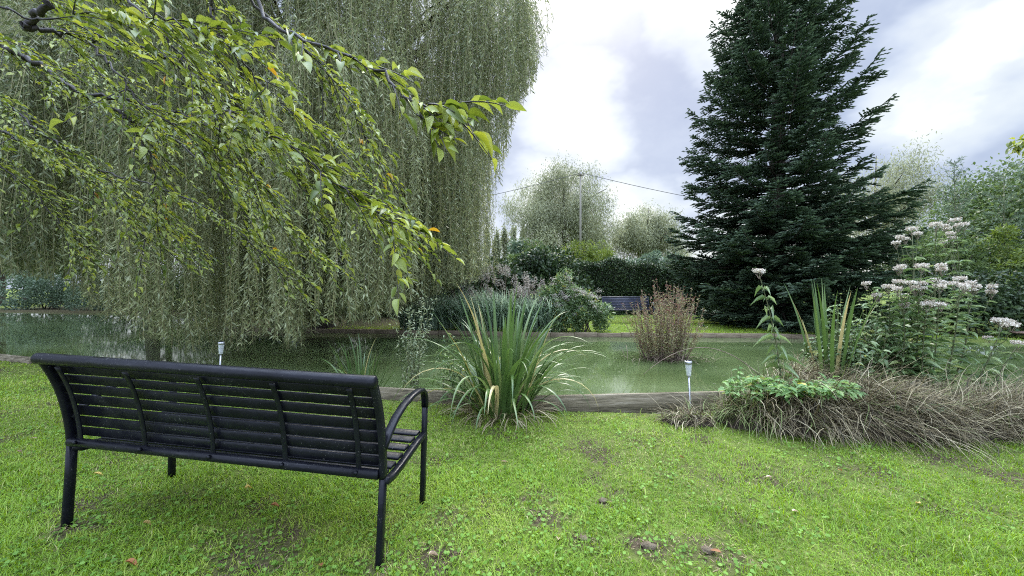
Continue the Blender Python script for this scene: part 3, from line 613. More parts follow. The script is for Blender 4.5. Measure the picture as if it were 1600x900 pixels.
def bush(name, c, r, n, ls, mat, label, cat='bush', group=None, nl=16, lw=.5, stems=9, lump=.42, tmpl=None, upright=.0, ground=None, ragged=False):
    g = float(gz(c[0], c[1])) if ground is None else ground; t = Thing(name, (c[0], c[1], g), label, cat, group)
    p, d, kk = lumps_points(c, r, n, nl, g, lump, .35, ragged); n = len(p)
    Tn = rdir(n)+d*.6+np.array((0, 0, upright)); T, B, Nn = frames(Tn, d+rng.normal(size=(n, 3))*.5+np.array((0, 0, .5)))
    lv = MB(); f = U(.65, 1.3, n); tv, tf = tmpl or (LQ, LQF); lv.inst(tv, tf, p, T, B, Nn, ls*f, ls*lw*f, ls*f, np.clip(kk*.35+U(0, .75, n), 0, 1))
    sm = MB()
    for k in range(stems):
        a = U(0, 6.28); q = np.array(c)+np.array((math.cos(a)*r[0], math.sin(a)*r[1], r[2]*U(.3, .9)))*U(.3, .6)
        b = np.array((c[0]+U(-.35, .35)*r[0], c[1]+U(-.2, .2)*r[1], g-.05)); m = (q+b)/2+np.array((0, 0, .1)); s = np.linspace(0, 1, 6)[:, None]
        sm.tube(b*(1-s)**2+2*m*s*(1-s)+q*s*s, np.linspace(.02, .006, 6)*max(r[2], .5), 6)
    t.part('stems', sm, M['bark'], True); t.part('foliage', lv, mat); return t
def tree(name, base, H, Rr, n, ls, mat, label, group=None, cb=.3, nl=26, tr=.2, yr=None, lw=.5, lump=.36, droop=.2, fuzz=0.):
    bx, by = base; g = float(gz(bx, by)); t = Thing(name, (bx, by, g), label, 'tree', group)
    c = (bx, by, g+H*(1+cb)/2); r = (Rr, yr or Rr, H*(1-cb)/2)
    p, d, kk = lumps_points(c, r, n, nl, g, lump, .8, fuzz > 0); n = len(p); p = p+rng.normal(size=p.shape)*fuzz*np.array((1, 1, 1.3)); p[:, 2] = np.maximum(p[:, 2], g+.05); T, B, Nn = frames(rdir(n)+d*.4+np.array((0, 0, -droop)), d+rng.normal(size=(n, 3))*.6+np.array((0, 0, .5)))
    lv = MB(); f = U(.6, 1.3, n); lv.inst(LQ, LQF, p, T, B, Nn, ls*f, ls*lw*f, ls*f, np.clip(kk*.35+U(0, .75, n), 0, 1))
    tk = MB(); tk.tube([(bx, by, g-.1), (bx, by, g+.2), (bx+.1, by, g+H*.3), (bx, by+.1, g+H*.62), (bx, by, g+H*.9)], [tr*1.3, tr, tr*.8, tr*.4, tr*.1], 9)
    for k in range(9):
        a = k*2.4+U(-.4, .4); z0 = g+H*U(.22, .6); q1 = np.array((bx+math.cos(a)*Rr*.75, by+math.sin(a)*Rr*.75, z0+H*U(.12, .3))); q0 = np.array((bx+.03, by, z0)); m = (q0+q1)/2+np.array((0, 0, .05*H)); s = np.linspace(0, 1, 6)[:, None]
        tk.tube(q0*(1-s)**2+2*m*s*(1-s)+q1*s*s, np.linspace(tr*.45, tr*.08, 6), 6)
    t.part('trunk', tk, M['bark'], True); t.part('crown', lv, mat); return t

# beyond the far lawn: clipped hedge with taller shrubs
def hedge(x0, x1, y, h, th, n, label):
    t = Thing('hedge', ((x0+x1)/2, y, 0), label, 'hedge'); a = U(0, 1, n); x = x0+(x1-x0)*a
    face = U(0, 1, n) < .6; top = h*(1+.05*np.sin(x*1.7)+.04*np.sin(x*4.1+1)); dz = np.where(face, U(0, 1, n), 1.)
    yy = y+np.where(face, -th*(.85+.2*np.sin(x*3+dz*7)*.3)+U(-.12, .2, n), U(-th, th, n)); z = top*dz+np.where(face, 0, U(-.2, .12, n))
    z = np.where(face, z, z); d = np.where(face[:, None], np.array((0, -1, .3)), np.array((0, -.2, 1.)))
    T, B, Nn = frames(rdir(n)+d*.3, d+rng.normal(size=(n, 3))*.5); lv = MB(); lv.inst(LQ, LQF, np.stack([x, yy, z], 1), T, B, Nn, U(.07, .12, n), .05, .1, U(0, 1, n))
    core = MB(); core.box(((x0+x1)/2, y+.1, h*.46), (x1-x0-.3, th*1.2, h*.92), ch=.1); t.part('inner_branches', core, M['bark']); t.part('foliage', lv, M['hedge'])
hedge(2.4, 13.0, 18.3, 2.35, .8, 60000, 'clipped dark green hedge behind the far lawn and small bench')
bush('laurel_bush', (.9, 16.6, 1.35), (2.4, 1.3, 1.45), 15000, .17, M['hedge'], 'dark glossy laurel bush left of the clipped hedge', 'bush', nl=20)
bush('lime_shrub', (4.1, 20.2, 2.1), (1.9, 1.2, 1.7), 11000, .15, M['bush_lime'], 'yellow green shrub rising just above the clipped hedge', 'bush', nl=60, upright=.8, lw=.25, lump=.26, ragged=True)
bush('leafy_shrub', (1.3, 19.6, 2.0), (2.0, 1.2, 1.5), 8000, .16, M['bush'], 'mid green shrub with upright shoots behind the laurel bush', 'bush', nl=50, upright=.5, lump=.28, ragged=True)
bush('leafy_shrub', (7.4, 20.4, 1.9), (2.3, 1.2, 1.5), 9000, .16, M['bush_cool'], 'soft grey green shrub between the clipped hedge and the fir', 'bush', nl=55, upright=.3, lump=.28, ragged=True)
bush('small_shrub', (9.9, 18.2, .55), (.75, .5, .6), 2600, .10, M['bush_lime'], 'small bright shrub seen under the fir beside the pale path', 'bush', nl=9)
# far weeping willows, poplars
nob = lambda k: (lambda x, y: k+0*x)
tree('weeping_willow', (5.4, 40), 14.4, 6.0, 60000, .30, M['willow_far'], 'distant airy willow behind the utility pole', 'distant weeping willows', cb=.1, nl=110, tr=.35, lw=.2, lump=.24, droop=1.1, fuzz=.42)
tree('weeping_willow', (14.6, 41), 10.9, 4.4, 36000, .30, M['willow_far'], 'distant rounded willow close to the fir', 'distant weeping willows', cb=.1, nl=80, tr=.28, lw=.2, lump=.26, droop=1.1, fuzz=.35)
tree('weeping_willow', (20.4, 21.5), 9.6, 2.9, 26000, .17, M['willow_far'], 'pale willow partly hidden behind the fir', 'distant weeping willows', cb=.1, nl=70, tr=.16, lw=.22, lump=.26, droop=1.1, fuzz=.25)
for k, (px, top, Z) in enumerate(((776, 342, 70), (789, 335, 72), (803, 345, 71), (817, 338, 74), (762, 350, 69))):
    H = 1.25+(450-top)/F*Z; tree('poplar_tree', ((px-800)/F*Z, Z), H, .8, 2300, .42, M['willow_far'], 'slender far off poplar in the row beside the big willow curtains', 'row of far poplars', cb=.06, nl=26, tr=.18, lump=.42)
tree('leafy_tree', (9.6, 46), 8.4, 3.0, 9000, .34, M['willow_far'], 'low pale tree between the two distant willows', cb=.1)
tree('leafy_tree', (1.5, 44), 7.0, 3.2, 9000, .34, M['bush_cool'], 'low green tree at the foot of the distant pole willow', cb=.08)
# left: wood behind the willow and bushes on the far bank
GW = 'trees of the wood behind the big willow'
for x, y, H, r, m, lb in ((-54, 39, 9, 6, 'bush', 'far off tree closing the view at the teal end of the pond'), (-43, 34, 8, 5, 'bush_cool', 'tree beside the far off one at the teal end of the pond'), (-36, 27, 12, 6, 'bush', 'broad green tree at the far edge of the wood'), (-26, 29, 13, 6, 'bush_cool', 'tall cool green tree seen through the willow curtains'), (-17, 27, 11.5, 5, 'bush', 'dark green tree filling the gap behind the willow trunk'),
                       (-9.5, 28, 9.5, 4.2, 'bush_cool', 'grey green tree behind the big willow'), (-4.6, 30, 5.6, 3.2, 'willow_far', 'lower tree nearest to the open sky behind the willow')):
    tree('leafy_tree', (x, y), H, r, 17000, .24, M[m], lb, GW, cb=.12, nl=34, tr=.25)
GB = 'bushes on the bank across the pond'
for x, y, rx, rz, m, lb in ((-27, 22.6, 3.6, 1.7, 'bush_cool', 'pale bush on the bank at the teal end of the pond'), (-21.5, 21.6, 3.0, 1.9, 'bush_cool', 'large pale green bush overhanging the far teal water'), (-17, 21, 2.8, 1.5, 'bush', 'mid green bush beside the large pale bush'),
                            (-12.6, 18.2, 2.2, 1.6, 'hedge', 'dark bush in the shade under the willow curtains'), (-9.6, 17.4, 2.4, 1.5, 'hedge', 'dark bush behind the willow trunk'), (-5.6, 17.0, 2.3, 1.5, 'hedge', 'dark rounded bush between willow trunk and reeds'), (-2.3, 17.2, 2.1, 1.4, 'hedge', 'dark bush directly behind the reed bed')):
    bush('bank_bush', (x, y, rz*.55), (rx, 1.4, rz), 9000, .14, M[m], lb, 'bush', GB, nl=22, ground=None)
# right side
GR = 'trees and bushes on the right bank'
tree('leafy_tree', (18.6, 13.3), 6.3, 3.3, 26000, .13, M['bush'], 'green tree at the photo edge right of the tall sapling', cb=.1, nl=34, tr=.14)
bush('leafy_shrub', (13.9, 12.6, 1.9), (2.5, 1.5, 1.65), 19000, .12, M['bush'], 'loose green shrub between the fir and the tall sapling', 'bush', nl=60, upright=.4, lw=.3, lump=.28, ragged=True)
bush('leafy_shrub', (16.2, 11.4, 1.5), (2.7, 1.3, 1.6), 19000, .12, M['bush_lime'], 'yellowish green shrub below the sapling on the far bank', 'bush', nl=60, lw=.35, lump=.28, ragged=True)
bush('bank_bush', (12.6, 10.2, .75), (2.4, .9, .95), 13000, .11, M['hedge'], 'dark low bush over the water beside the timber jetty', 'bush', GB, nl=18)
bush('bank_bush', (10.2, 10.6, .4), (1.5, .7, .5), 6000, .09, M['bush'], 'low creeping bush at the foot of the fir', 'bush', GB, nl=14)
bush('bank_bush', (16.8, 9.9, .9), (2.2, .8, 1.1), 9000, .11, M['hedge'], 'dark bush behind the timber jetty', 'bush', GB, nl=16)
def sapling(x, y, H, n, label, sp=.9):
    g = float(gz(x, y)); t = Thing('willow_sapling', (x, y, g), label, 'tree', 'thin saplings above the right bank'); sm, lv = MB(), MB(); PP, TT = [], []
    sm.tube([(x, y, g), (x+.05, y, g+H*.5), (x+.02, y, g+H)], [.03, .018, .004], 6)
    for k in range(n):
        z = g+H*U(.35, .99); a = U(0, 6.28); L = sp*(1.05-z/(g+H))**.6+.12; d = norm(np.array((math.cos(a), math.sin(a), .75))); b = np.array((x+.03, y, z)); q = b+d*L
        sm.tube([b, (b+q)/2, q], [.006, .004, .002], 4, cap=False); m = int(L/.035)+2; s = U(.1, 1, m)[:, None]; PP.append(b+d*L*s); TT.append(d*.7+rdir(m)*.8)
    PP, TT = np.concatenate(PP), np.concatenate(TT); T, B, Nn = frames(TT, rdir(len(PP))); lv.inst(LQ, LQF, PP, T, B, Nn, U(.09, .14, len(PP)), .022, .1, U(.3, 1, len(PP)))
    t.part('stem', sm, M['stem'], True); t.part('leaves', lv, M['bush_cool'])
sapling(13.8, 12.0, 5.2, 90, 'tall thin sapling with a feathery spire against the blue sky', .75)
sapling(15.6, 12.2, 4.9, 70, 'shorter sapling just right of the feathery spire', 1.1); sapling(16.9, 12.6, 5.3, 70, 'sapling with spreading shoots next to the edge tree', 1.2); sapling(12.4, 12.4, 3.1, 60, 'low sapling close to the fir branches', 1.0)

# jetty, pole and wire, stump
jt = Thing('timber_jetty', (13.6, 9.0, 0), 'weathered reddish timber jetty at the far right bank', 'jetty')
jw = noisemat('jetty_timber', [(.3, (.12, .075, .055)), (.7, (.30, .21, .16))], 6, 6, .85, .2, .5, (1, 5, 5))
mb = MB()
for k in range(5): mb.box((13.6, 8.72+k*.165, .165), (2.7, .155, .04), ch=.005)
jt.part('deck', mb, jw); mb = MB(); mb.box((13.6, 8.68, .05), (2.6, .05, .18)); jt.part('beam', mb, jw)
for x in (12.5, 13.6, 14.7):
    mb = MB(); mb.tube([(x, 8.78, -.7), (x, 8.78, .14)], .06, 10); jt.part('post', mb, jw, True)
Zp = 34.; ptop = P(907, 268, Zp); up = Thing('utility_pole', (ptop[0], Zp, .05), 'thin wooden utility pole rising in front of the distant willow', 'pole')
mb = MB(); mb.tube([(ptop[0], Zp, 0), (ptop[0], Zp, ptop[2])], [.11, .075], 10); up.part('post', mb, noisemat('pole_wood', [(.3, (.15, .14, .11)), (.7, (.24, .22, .175))], 6, 4, .9, .2, .3, (1, 1, .2)), True)
mb = MB(); mb.box((ptop[0], Zp-.12, ptop[2]-.35), (.6, .08, .08)); up.part('crossarm', mb, M['bark'])
mb = MB(); mb.tube([(ptop[0]+.02, Zp-.16, ptop[2]-.3), (ptop[0]+.02, Zp-.16, ptop[2]-.14)], .05, 8); up.part('insulator', mb, steel, True)
wm = noisemat('wire', [(.3, (.03, .03, .03)), (.7, (.05, .05, .05))], 5, 2, .6, .3, 0)
a_, b_ = np.array((ptop[0], Zp-.16, ptop[2]-.15)), P(1480, 352, 36); s = np.linspace(0, 1, 24)[:, None]; mb = MB()
q = a_*(1-s)+b_*s; q[:, 2] -= 1.2*(4*s*(1-s))[:, 0]*.8; mb.tube(q, .022, 6)
q = a_*(1-s)+P(560, 338, 33)*s; q[:, 2] -= .9*(4*s*(1-s))[:, 0]*.5; mb.tube(q, .022, 6)
tag(mb.build('overhead_wire', wm), 'thin dark overhead wire sagging away from the utility pole', 'cable')
mb = MB(); mb.tube([(-5.6, 11.55, -.02), (-5.6, 11.55, .14), (-5.58, 11.55, .24), (-5.57, 11.55, .26)], [.075, .06, .065, .04], 10)
tag(mb.build('stump', M['bark'], smooth=True), 'small dark stump on the bank under the willow', 'stump')

# ------------------------------------------------------------------ marginal plants
def strap_plant(name, c, n, L, W, mat, label, cat, lean=(.2, 1.1), rad=.15, droop=(.2, 1.6), group=None, fold=.35, S=10, dead=.12, base=None, sym=1.0, Lmin=.45, dz=0.):
    g = float(gz(c[0], c[1]))+dz if base is None else base; t = Thing(name, (c[0], c[1], g), label, cat, group)
    r = rad*np.sqrt(U(0, 1, n)); a = U(0, 6.283, n); tilt = U(lean[0], lean[1], n)*(.35+r/rad*.65); el = np.pi/2-tilt
    rn = np.where(U(0, 1, n) < dead, U(.86, 1, n), U(0, .8, n))
    mb = MB(); Ln = L*U(Lmin, 1, n)
    blades(mb, np.stack([c[0]+np.cos(a)*r, c[1]+np.sin(a)*r*sym, np.full(n, g-.02)], 1), a+U(-.3, .3, n), el, Ln, W*U(.7, 1.15, n), U(*droop, n)*(tilt+.25)*1.3, S, rn, fold, 2.2, .05, 3.5)
    t.part('leaves', mb, mat, True); return t
ip = strap_plant('iris_plant', (-.08, 3.86), 78, 1.38, .044, M['iris'], 'large clump of sword shaped leaves arching at the pond edge beside the black bench', 'plant', (.02, .52), .24, (.1, 1.3), S=12, Lmin=.5)
mb = MB(); n = 90; a = U(0, 6.283, n); r_ = .26*np.sqrt(U(0, 1, n))
blades(mb, np.stack([-.08+np.cos(a)*r_, 3.86+np.sin(a)*r_, np.full(n, -.02)], 1), a+U(-.4, .4, n), U(.75, 1.45, n), U(.7, 1.4, n), U(.024, .042, n), U(1.1, 2.7, n), 14, np.where(U(0, 1, n) < .11, U(.84, 1, n), U(0, .82, n)), .4, 1.9, .12, 3.5)
ip.part('arching_leaves', mb, M['iris'], True)
mb = MB(); n = 170; a = U(0, 6.28, n); blades(mb, np.stack([-.1+np.cos(a)*.3, 3.80+np.sin(a)*.2, np.full(n, .02)], 1), a, U(.2, 1.2, n), U(.2, .6, n), U(.006, .016, n), U(.4, 3.0, n), 8, U(.2, .95, n), .3, 1.2, .4)
ip.part('withered_leaves', mb, M['deadgrass'], True)
strap_plant('iris_plant', (-1.85, 4.72), 34, .95, .028, M['iris'], 'smaller sword leaved clump in the water behind the black bench', 'plant', (.02, .8), .16, (.1, 1.5), base=WATER-.1, dead=.04, Lmin=.55)
strap_plant('iris_plant', (3.25, 3.95), 26, 1.45, .036, M['iris'], 'upright sword leaves with one yellowing blade between the flowering plants', 'plant', (.02, .32), .12, (.0, .8), base=.08, dead=.15, Lmin=.6)

def reeds(c, n, L, spread, label, plumes=40, lean=.25):
    t = Thing('reed_clump', (c[0], c[1], 0.), label, 'reeds', 'reed clumps across the pond'); a = U(0, 6.283, n); r = np.sqrt(U(0, 1, n))
    x = c[0]+np.cos(a)*r*spread[0]; y = c[1]+np.sin(a)*r*spread[1]
    mb = MB(); blades(mb, np.stack([x, y, U(-.05, .6, n)*L*.4], 1), U(0, 6.28, n), U(1.0, 1.5, n), L*U(.45, .85, n), U(.018, .032, n), U(.3, 1.9, n), 6, U(0, .93, n), 0, 1.8, .1, 3)
    st, pl = MB(), MB()
    for k in range(plumes):
        xx, yy = c[0]+U(-1, 1)*spread[0], c[1]+U(-1, 1)*spread[1]; zt = L*U(.62, 1.2); lx = U(-.12, .25); tip = np.array((xx+lx, yy, zt))
        st.tube([(xx, yy, -.05), (xx+lx*.3, yy, zt*.6), tip], [.006, .005, .003], 4, cap=False)
        m = 90; s = U(0, 1, m); dd = rdir(m)*np.array((1, 1, .4)); pp = tip+np.stack([.22*s*lx*3, 0*s, .28*(1-s)-.12], 1)+dd*(.045*np.sin(s*3)+.02)[:, None]
        T, B, Nn = frames(dd+np.array((.5, 0, .4)), rdir(m)); pl.inst(LQ, LQF, pp, T, B, Nn, .06, .014, .05, U(0, 1, m))
    t.part('leaves', mb, M['reed']); t.part('stems', st, M['drystem']); t.part('plumes', pl, M['plume'])
reeds((-2.35, 11.25), 1700, 1.3, (.95, .4), 'grey green reed clump nearest to the willow curtains', 14)
reeds((-.75, 11.0), 1700, 1.45, (.85, .4), 'middle reed clump with pinkish feathery plumes', 24)
reeds((.75, 10.9), 1300, 1.3, (.75, .4), 'reed clump with drooping plumes behind the large sword leaved clump', 26)

def flowering(name, base, tip, label, leafL=.15, mat='agri', nfl=3, group=None, cat='flowering plant', branches=3, pairs=16, head=.07, droopy=.7, bz=None, fm='petal', side=1.):
    b = np.array(base, float); q = np.array(tip, float); t = Thing(name, b, label, cat, group); H = np.linalg.norm(q-b)
    s = np.linspace(0, 1, 10)[:, None]; bow = np.array((U(-.06, .06), U(-.05, .05), 0)); cl_ = b*(1-s)+q*s+bow*np.sin(s*3.14)*H
    sm = MB(); sm.tube(cl_, np.linspace(.008, .003, 10), 6); fp = []; PP, TT, SS = [], [], []
    at = lambda u: np.array([np.interp(u, s[:, 0], cl_[:, c]) for c in range(3)])
    for k in range(pairs):
        u = .1+.86*k/pairs; p = at(u); a = k*1.57+U(-.3, .3)
        for o_ in (0, 3.14):
            for da, f in ((0, 1), (.55, .7*side), (-.55, .7*side)):
                aa = a+o_+da; PP.append(p); TT.append((math.cos(aa), math.sin(aa), U(.0, .45))); SS.append(f*leafL*(1.1-.45*u)*U(.8, 1.2))
    ends = [(q, 1.0)]
    for k in range(branches):
        u = U(.62, .93); p = at(u); a = U(0, 6.28); e_ = p+np.array((math.cos(a)*.16, math.sin(a)*.16, (1-u)*H*.85+.04))*U(.7, 1.1); sm.tube([p, (p+e_)/2+np.array((math.cos(a)*.03, math.sin(a)*.03, -.02)), e_], [.004, .003, .002], 5, cap=False); ends.append((e_, .75))
        for z in (.4, .75):
            aa = U(0, 6.28); PP.append(p*(1-z)+e_*z); TT.append((math.cos(aa), math.sin(aa), .2)); SS.append(leafL*.5)
    lv = MB(); PP, TT, SS = np.array(PP), np.array(TT, float), np.array(SS); n = len(PP); T, B, Nn = frames(TT, np.array((0, 0, 1.))+rng.normal(size=(n, 3))*.25)
    tv = CL3.copy(); tv[:, 2] *= droopy/.35; lv.inst(tv, CL3F, PP, T, B, Nn, SS, SS*.30, SS, U(0, .97, n))
    t.part('stem', sm, M['stem'], True); t.part('leaves', lv, M[mat], True)
    for e_, f in ends[:nfl+1]:
        fl = MB(); m = int(240*f); a = U(0, 6.28, m); r = head*f*np.sqrt(U(0, 1, m)); pp = e_+np.stack([np.cos(a)*r, np.sin(a)*r, .03*f-r**2*3+U(-.012, .012, m)+.012*np.sin(a*5)*r/head], 1)
        T, B, Nn = frames(rdir(m)+np.array((0, 0, 1.)), rdir(m)); fl.inst(LQ, LQF, pp, T, B, Nn, .018, .010, .02, U(0, 1, m))
        for j in range(7): aa = j*.9; fl.tube([e_-np.array((0, 0, .05)), e_+np.array((math.cos(aa)*head*.6*f, math.sin(aa)*head*.6*f, .0))], .0015, 4, rnd=.0, cap=False)
        t.part('flower_head', fl, M[fm])
    return t
GA = 'flowering stems in the waterside bed'
def ag(bpx, bpy, tpx, tpy, Z, label, **k):
    b = P(bpx, bpy, Z); q = P(tpx, tpy, Z-.05); flowering('hemp_agrimony', b, q, label, group=GA, **k)
ag(1222, 610, 1186, 428, 3.75, 'single tall leafy stem topped by a pale flower head, standing alone against the fir', pairs=10, branches=0, nfl=1, head=.05, leafL=.17, droopy=.8, side=.5)
spec = [(1385, 600, 1388, 452, 4.0, 'flowering stem on the near side of the tall pale pink group'), (1402, 605, 1405, 445, 3.85, 'flowering stem beside the first of the tall pink group'), (1420, 610, 1425, 362, 4.2, 'very tall stem with a brownish pink flower head'),
        (1432, 612, 1440, 420, 3.8, 'stem with broad white flower head in the middle of the group'), (1450, 612, 1462, 355, 4.25, 'tallest stem of the bed with a wide dusty pink head'), (1455, 610, 1468, 452, 3.75, 'flowering stem with drooping faded head'),
        (1470, 608, 1492, 348, 4.3, 'tall stem with flat pink head beside the tallest one'), (1475, 612, 1500, 440, 3.8, 'white headed stem at the outer side of the group'), (1488, 600, 1512, 455, 3.95, 'outermost white headed stem leaning to the water'),
        (1440, 600, 1448, 480, 3.7, 'short flowering stem at the front of the group')]
for k, s_ in enumerate(spec): ag(*s_, pairs=13, branches=4, nfl=4, head=.047, leafL=.16, droopy=.35)
ag(1500, 640, 1568, 505, 3.9, 'stem leaning far out over the water with a fluffy cream head', pairs=12, branches=2, nfl=2, head=.075, leafL=.15, droopy=.4)
ag(1530, 640, 1590, 540, 3.9, 'low leaning stem at the outer end of the bed', pairs=10, branches=1, nfl=1, head=.05, leafL=.14, droopy=.4)
# bushy agrimony across the pond
for k, (x, h, lb) in enumerate(((1.35, 1.55, 'leafy shrub with pale flower tufts next to the reed plumes'), (2.0, 1.2, 'lower leafy shrub with cream tufts beside the small far bench'))):
    bt = bush('flowering_shrub', (x, 10.8, h*.42), (.72, .45, h*.62), 8000, .10, M['agri'], lb, 'shrub', 'flowering shrubs across the pond', ragged=True, lump=.3, nl=60, lw=.35, upright=.4)
    fl = MB(); m = 900; kc = rng.integers(0, 22, m); cc = np.stack([x+U(-.6, .55, 22), 10.5+U(-.15, .3, 22), h*(.45+.6*U(0, 1, 22))], 1); pp = cc[kc]+rng.normal(size=(m, 3))*np.array((.05, .04, .03)); T, B, Nn = frames(rdir(m), rdir(m))
    fl.inst(LQ, LQF, pp, T, B, Nn, .035, .02, .03, U(.2, 1, m)); bt.part('flowers', fl, M['plume'])
# willowherb clump in the water
def willowherb():
    c = np.array((2.84, 7.15, WATER)); t = Thing('willowherb_clump', c, 'reddish brown bushy clump of stems standing in the pond', 'plant'); sm, lv = MB(), MB(); PP, TT = [], []
    for k in range(150):
        a = U(0, 6.28); r = math.sqrt(U(0, 1)); b = c+np.array((math.cos(a)*r*.36, math.sin(a)*r*.3, -.1)); h = U(.7, 1.62)*(1-.2*r*r); q = b+np.array((math.cos(a)*r*.34+U(-.15, .15), math.sin(a)*r*.25, h)); m_ = (b+q)/2+np.array((U(-.06, .06), U(-.05, .05), 0)); s = np.linspace(0, 1, 6)[:, None]
        sm.tube(b*(1-s)**2+2*m_*s*(1-s)+q*s*s, np.linspace(.006, .002, 6), 4, cap=False); m = 75; u = U(.22, .99, m)[:, None]; PP.append(b*(1-u)**2+2*m_*u*(1-u)+q*u*u); TT.append(rdir(m)*np.array((1, 1, .5))+np.array((0, 0, .55)))
    PP, TT = np.concatenate(PP), np.concatenate(TT); n = len(PP); T, B, Nn = frames(TT, rdir(n)); zz = (PP[:, 2]+.1)/1.4
    lv.inst(LQ, LQF, PP, T, B, Nn, U(.03, .065, n)*(1.3-.5*zz), .012, .04, np.where(U(0, 1, n) < .1+.6*zz, U(0, .5, n), U(.5, 1, n)))
    blades(sm, np.stack([c[0]+rng.normal(size=240)*.33, c[1]-.1+rng.normal(size=240)*.2, np.full(240, -.1)], 1), U(0, 6.28, 240), U(.4, 1.4, 240), U(.2, .6, 240), .008, U(1, 3, 240), 6, U(0, 1, 240), 0)
    t.part('stems', sm, M['drystem']); t.part('leaves', lv, M['rust'])
willowherb()
# small pale sprigs by the bench
def sprigs(c, n, H, label, name='pale_sapling', mat='pale', ls=.045, sp=.3, base=WATER-.05):
    t = Thing(name, (c[0], c[1], base), label, 'plant'); sm, lv = MB(), MB(); PP, TT = [], []
    for k in range(n):
        b = np.array((c[0]+U(-.12, .12), c[1]+U(-.1, .1), base)); a = U(0, 6.28); q = b+np.array((math.cos(a)*sp*U(.2, 1), math.sin(a)*sp*.6, H*U(.55, 1))); m_ = (b+q)/2+np.array((0, 0, .1)); s = np.linspace(0, 1, 7)[:, None]; cur = b*(1-s)**2+2*m_*s*(1-s)+q*s*s
        sm.tube(cur, np.linspace(.004, .0015, 7), 5, cap=False); m = int(H*48); u = U(.15, 1, m)[:, None]; PP.append(b*(1-u)**2+2*m_*u*(1-u)+q*u*u+rdir(m)*U(0, .07, m)[:, None]); TT.append(rdir(m)+np.array((0, 0, .3)))
    PP, TT = np.concatenate(PP), np.concatenate(TT); n = len(PP); T, B, Nn = frames(TT, np.array((0, 0, 1.))+rdir(n)*.7); f = U(.6, 1.2, n); lv.inst(CL3, CL3F, PP, T, B, Nn, ls*f, ls*.42*f, ls*f, U(0, 1, n))
    t.part('stems', sm, M['stem'], True); t.part('leaves', lv, M[mat], True)
sprigs((-1.2, 4.6), 13, 1.35, 'airy sapling with small pale leaves in the pond behind the bench armrest', sp=.42)
sprigs((-.62, 3.95), 8, .75, 'low dark leafed weed tucked into the big sword leaved clump', 'weed_plant', 'agri', .06, .2, 0.)
# the dry tussocks of the waterside bed
def tussock(c, n, L, az, label, green=0., h=.22, sprd=(.35, .3), daz=.7, L2=.5, el=(.3, 1.3)):
    t = Thing('grass_tussock', (c[0], c[1], 0.), label, 'grass tussock', 'dry grass tussocks of the waterside bed'); mb = MB()
    a = U(0, 6.28, n); r = np.sqrt(U(0, 1, n)); x = c[0]+np.cos(a)*r*sprd[0]; y = c[1]+np.sin(a)*r*sprd[1]; z = np.maximum(h*(1-r**2), .0)*U(.6, 1, n)+.01
    rn = np.where(U(0, 1, n) < green, 1., np.clip(rng.normal(.42, .34, n), 0, .88))
    blades(mb, np.stack([x, y, z], 1), az+rng.normal(size=n)*(daz+.36)+.35*np.sin(x*9+y*7), U(*el, n), L*U(L2, 1, n), U(.003, .008, n), U(.5, 2.8, n), 7, rn, 0, .9, .4, 2.5)
    core = MB(); k = 10; pts = []; th = np.linspace(0, 2*math.pi, 16, endpoint=False)
    for i, f in enumerate((1, .85, .55, .2)): pts += [(c[0]+np.cos(q)*sprd[0]*f*(1+.1*math.sin(q*5)), c[1]+np.sin(q)*sprd[1]*f, h*(0, .42, .8, 1)[i]*.9-.02*(i == 0)) for q in th]
    q = [[l*16+j, l*16+(j+1) % 16, (l+1)*16+(j+1) % 16, (l+1)*16+j] for l in range(3) for j in range(16)]; core.add(pts, [np.array(q), (np.arange(16)+48)[None]])
    k2 = n//4; a2 = U(0, 6.28, k2); r2 = np.sqrt(U(0, 1, k2)); z2 = np.maximum(h*(1-r2**2), 0)+.01
    blades(mb, np.stack([c[0]+np.cos(a2)*r2*sprd[0], c[1]+np.sin(a2)*r2*sprd[1], z2], 1), U(0, 6.28, k2), U(-.1, 1.4, k2), L*U(.15, .5, k2), U(.003, .007, k2), U(-.5, 1.8, k2), 4, np.where(U(0, 1, k2) < .3, 1., U(.1, .95, k2)), 0, .9, .3, 2.5)
    t.part('crown_base', core, noisemat('tussock_soil', [(.3, (.02, .016, .012)), (.7, (.07, .055, .04))], 18, 6, .95, .1, .8), True); t.part('blades', mb, M['deadgrass'])
A = -1.0
tussock((2.2, 3.62), 800, .46, A-.3, 'half green tussock at the end of the timber board beside the solar lamp', .55, .16, (.28, .22), 1.3, el=(.7, 1.45))
tussock((1.66, 3.60), 320, .34, 3.0, 'small wispy dry tussock drooping over the timber board', .1, .06, (.26, .12), 1.0)
tussock((2.62, 3.55), 1900, .58, A-.2, 'thick brown tussock below the bright green leaves', .08, .34, (.42, .36), .8)
tussock((3.20, 3.50), 2300, .68, A+.25, 'largest grey brown tussock, combed over towards the lawn', .03, .32, (.5, .42), .45)
tussock((3.05, 4.0), 1500, .62, A+.3, 'reddish brown tussock behind the largest one', .04, .42, (.5, .35), .5)
tussock((3.95, 3.45), 1900, .62, A+.6, 'flattened tussock at the foot of the tall pink flowering group', .05, .20, (.55, .36), .5)
tussock((4.65, 3.50), 1800, .7, A+.75, 'dark flattened tussock at the outer end of the bed', .03, .20, (.6, .38), .45)
tussock((5.3, 3.6), 900, .7, A+.75, 'last tussock at the photo edge', .03, .16, (.6, .38), .45)
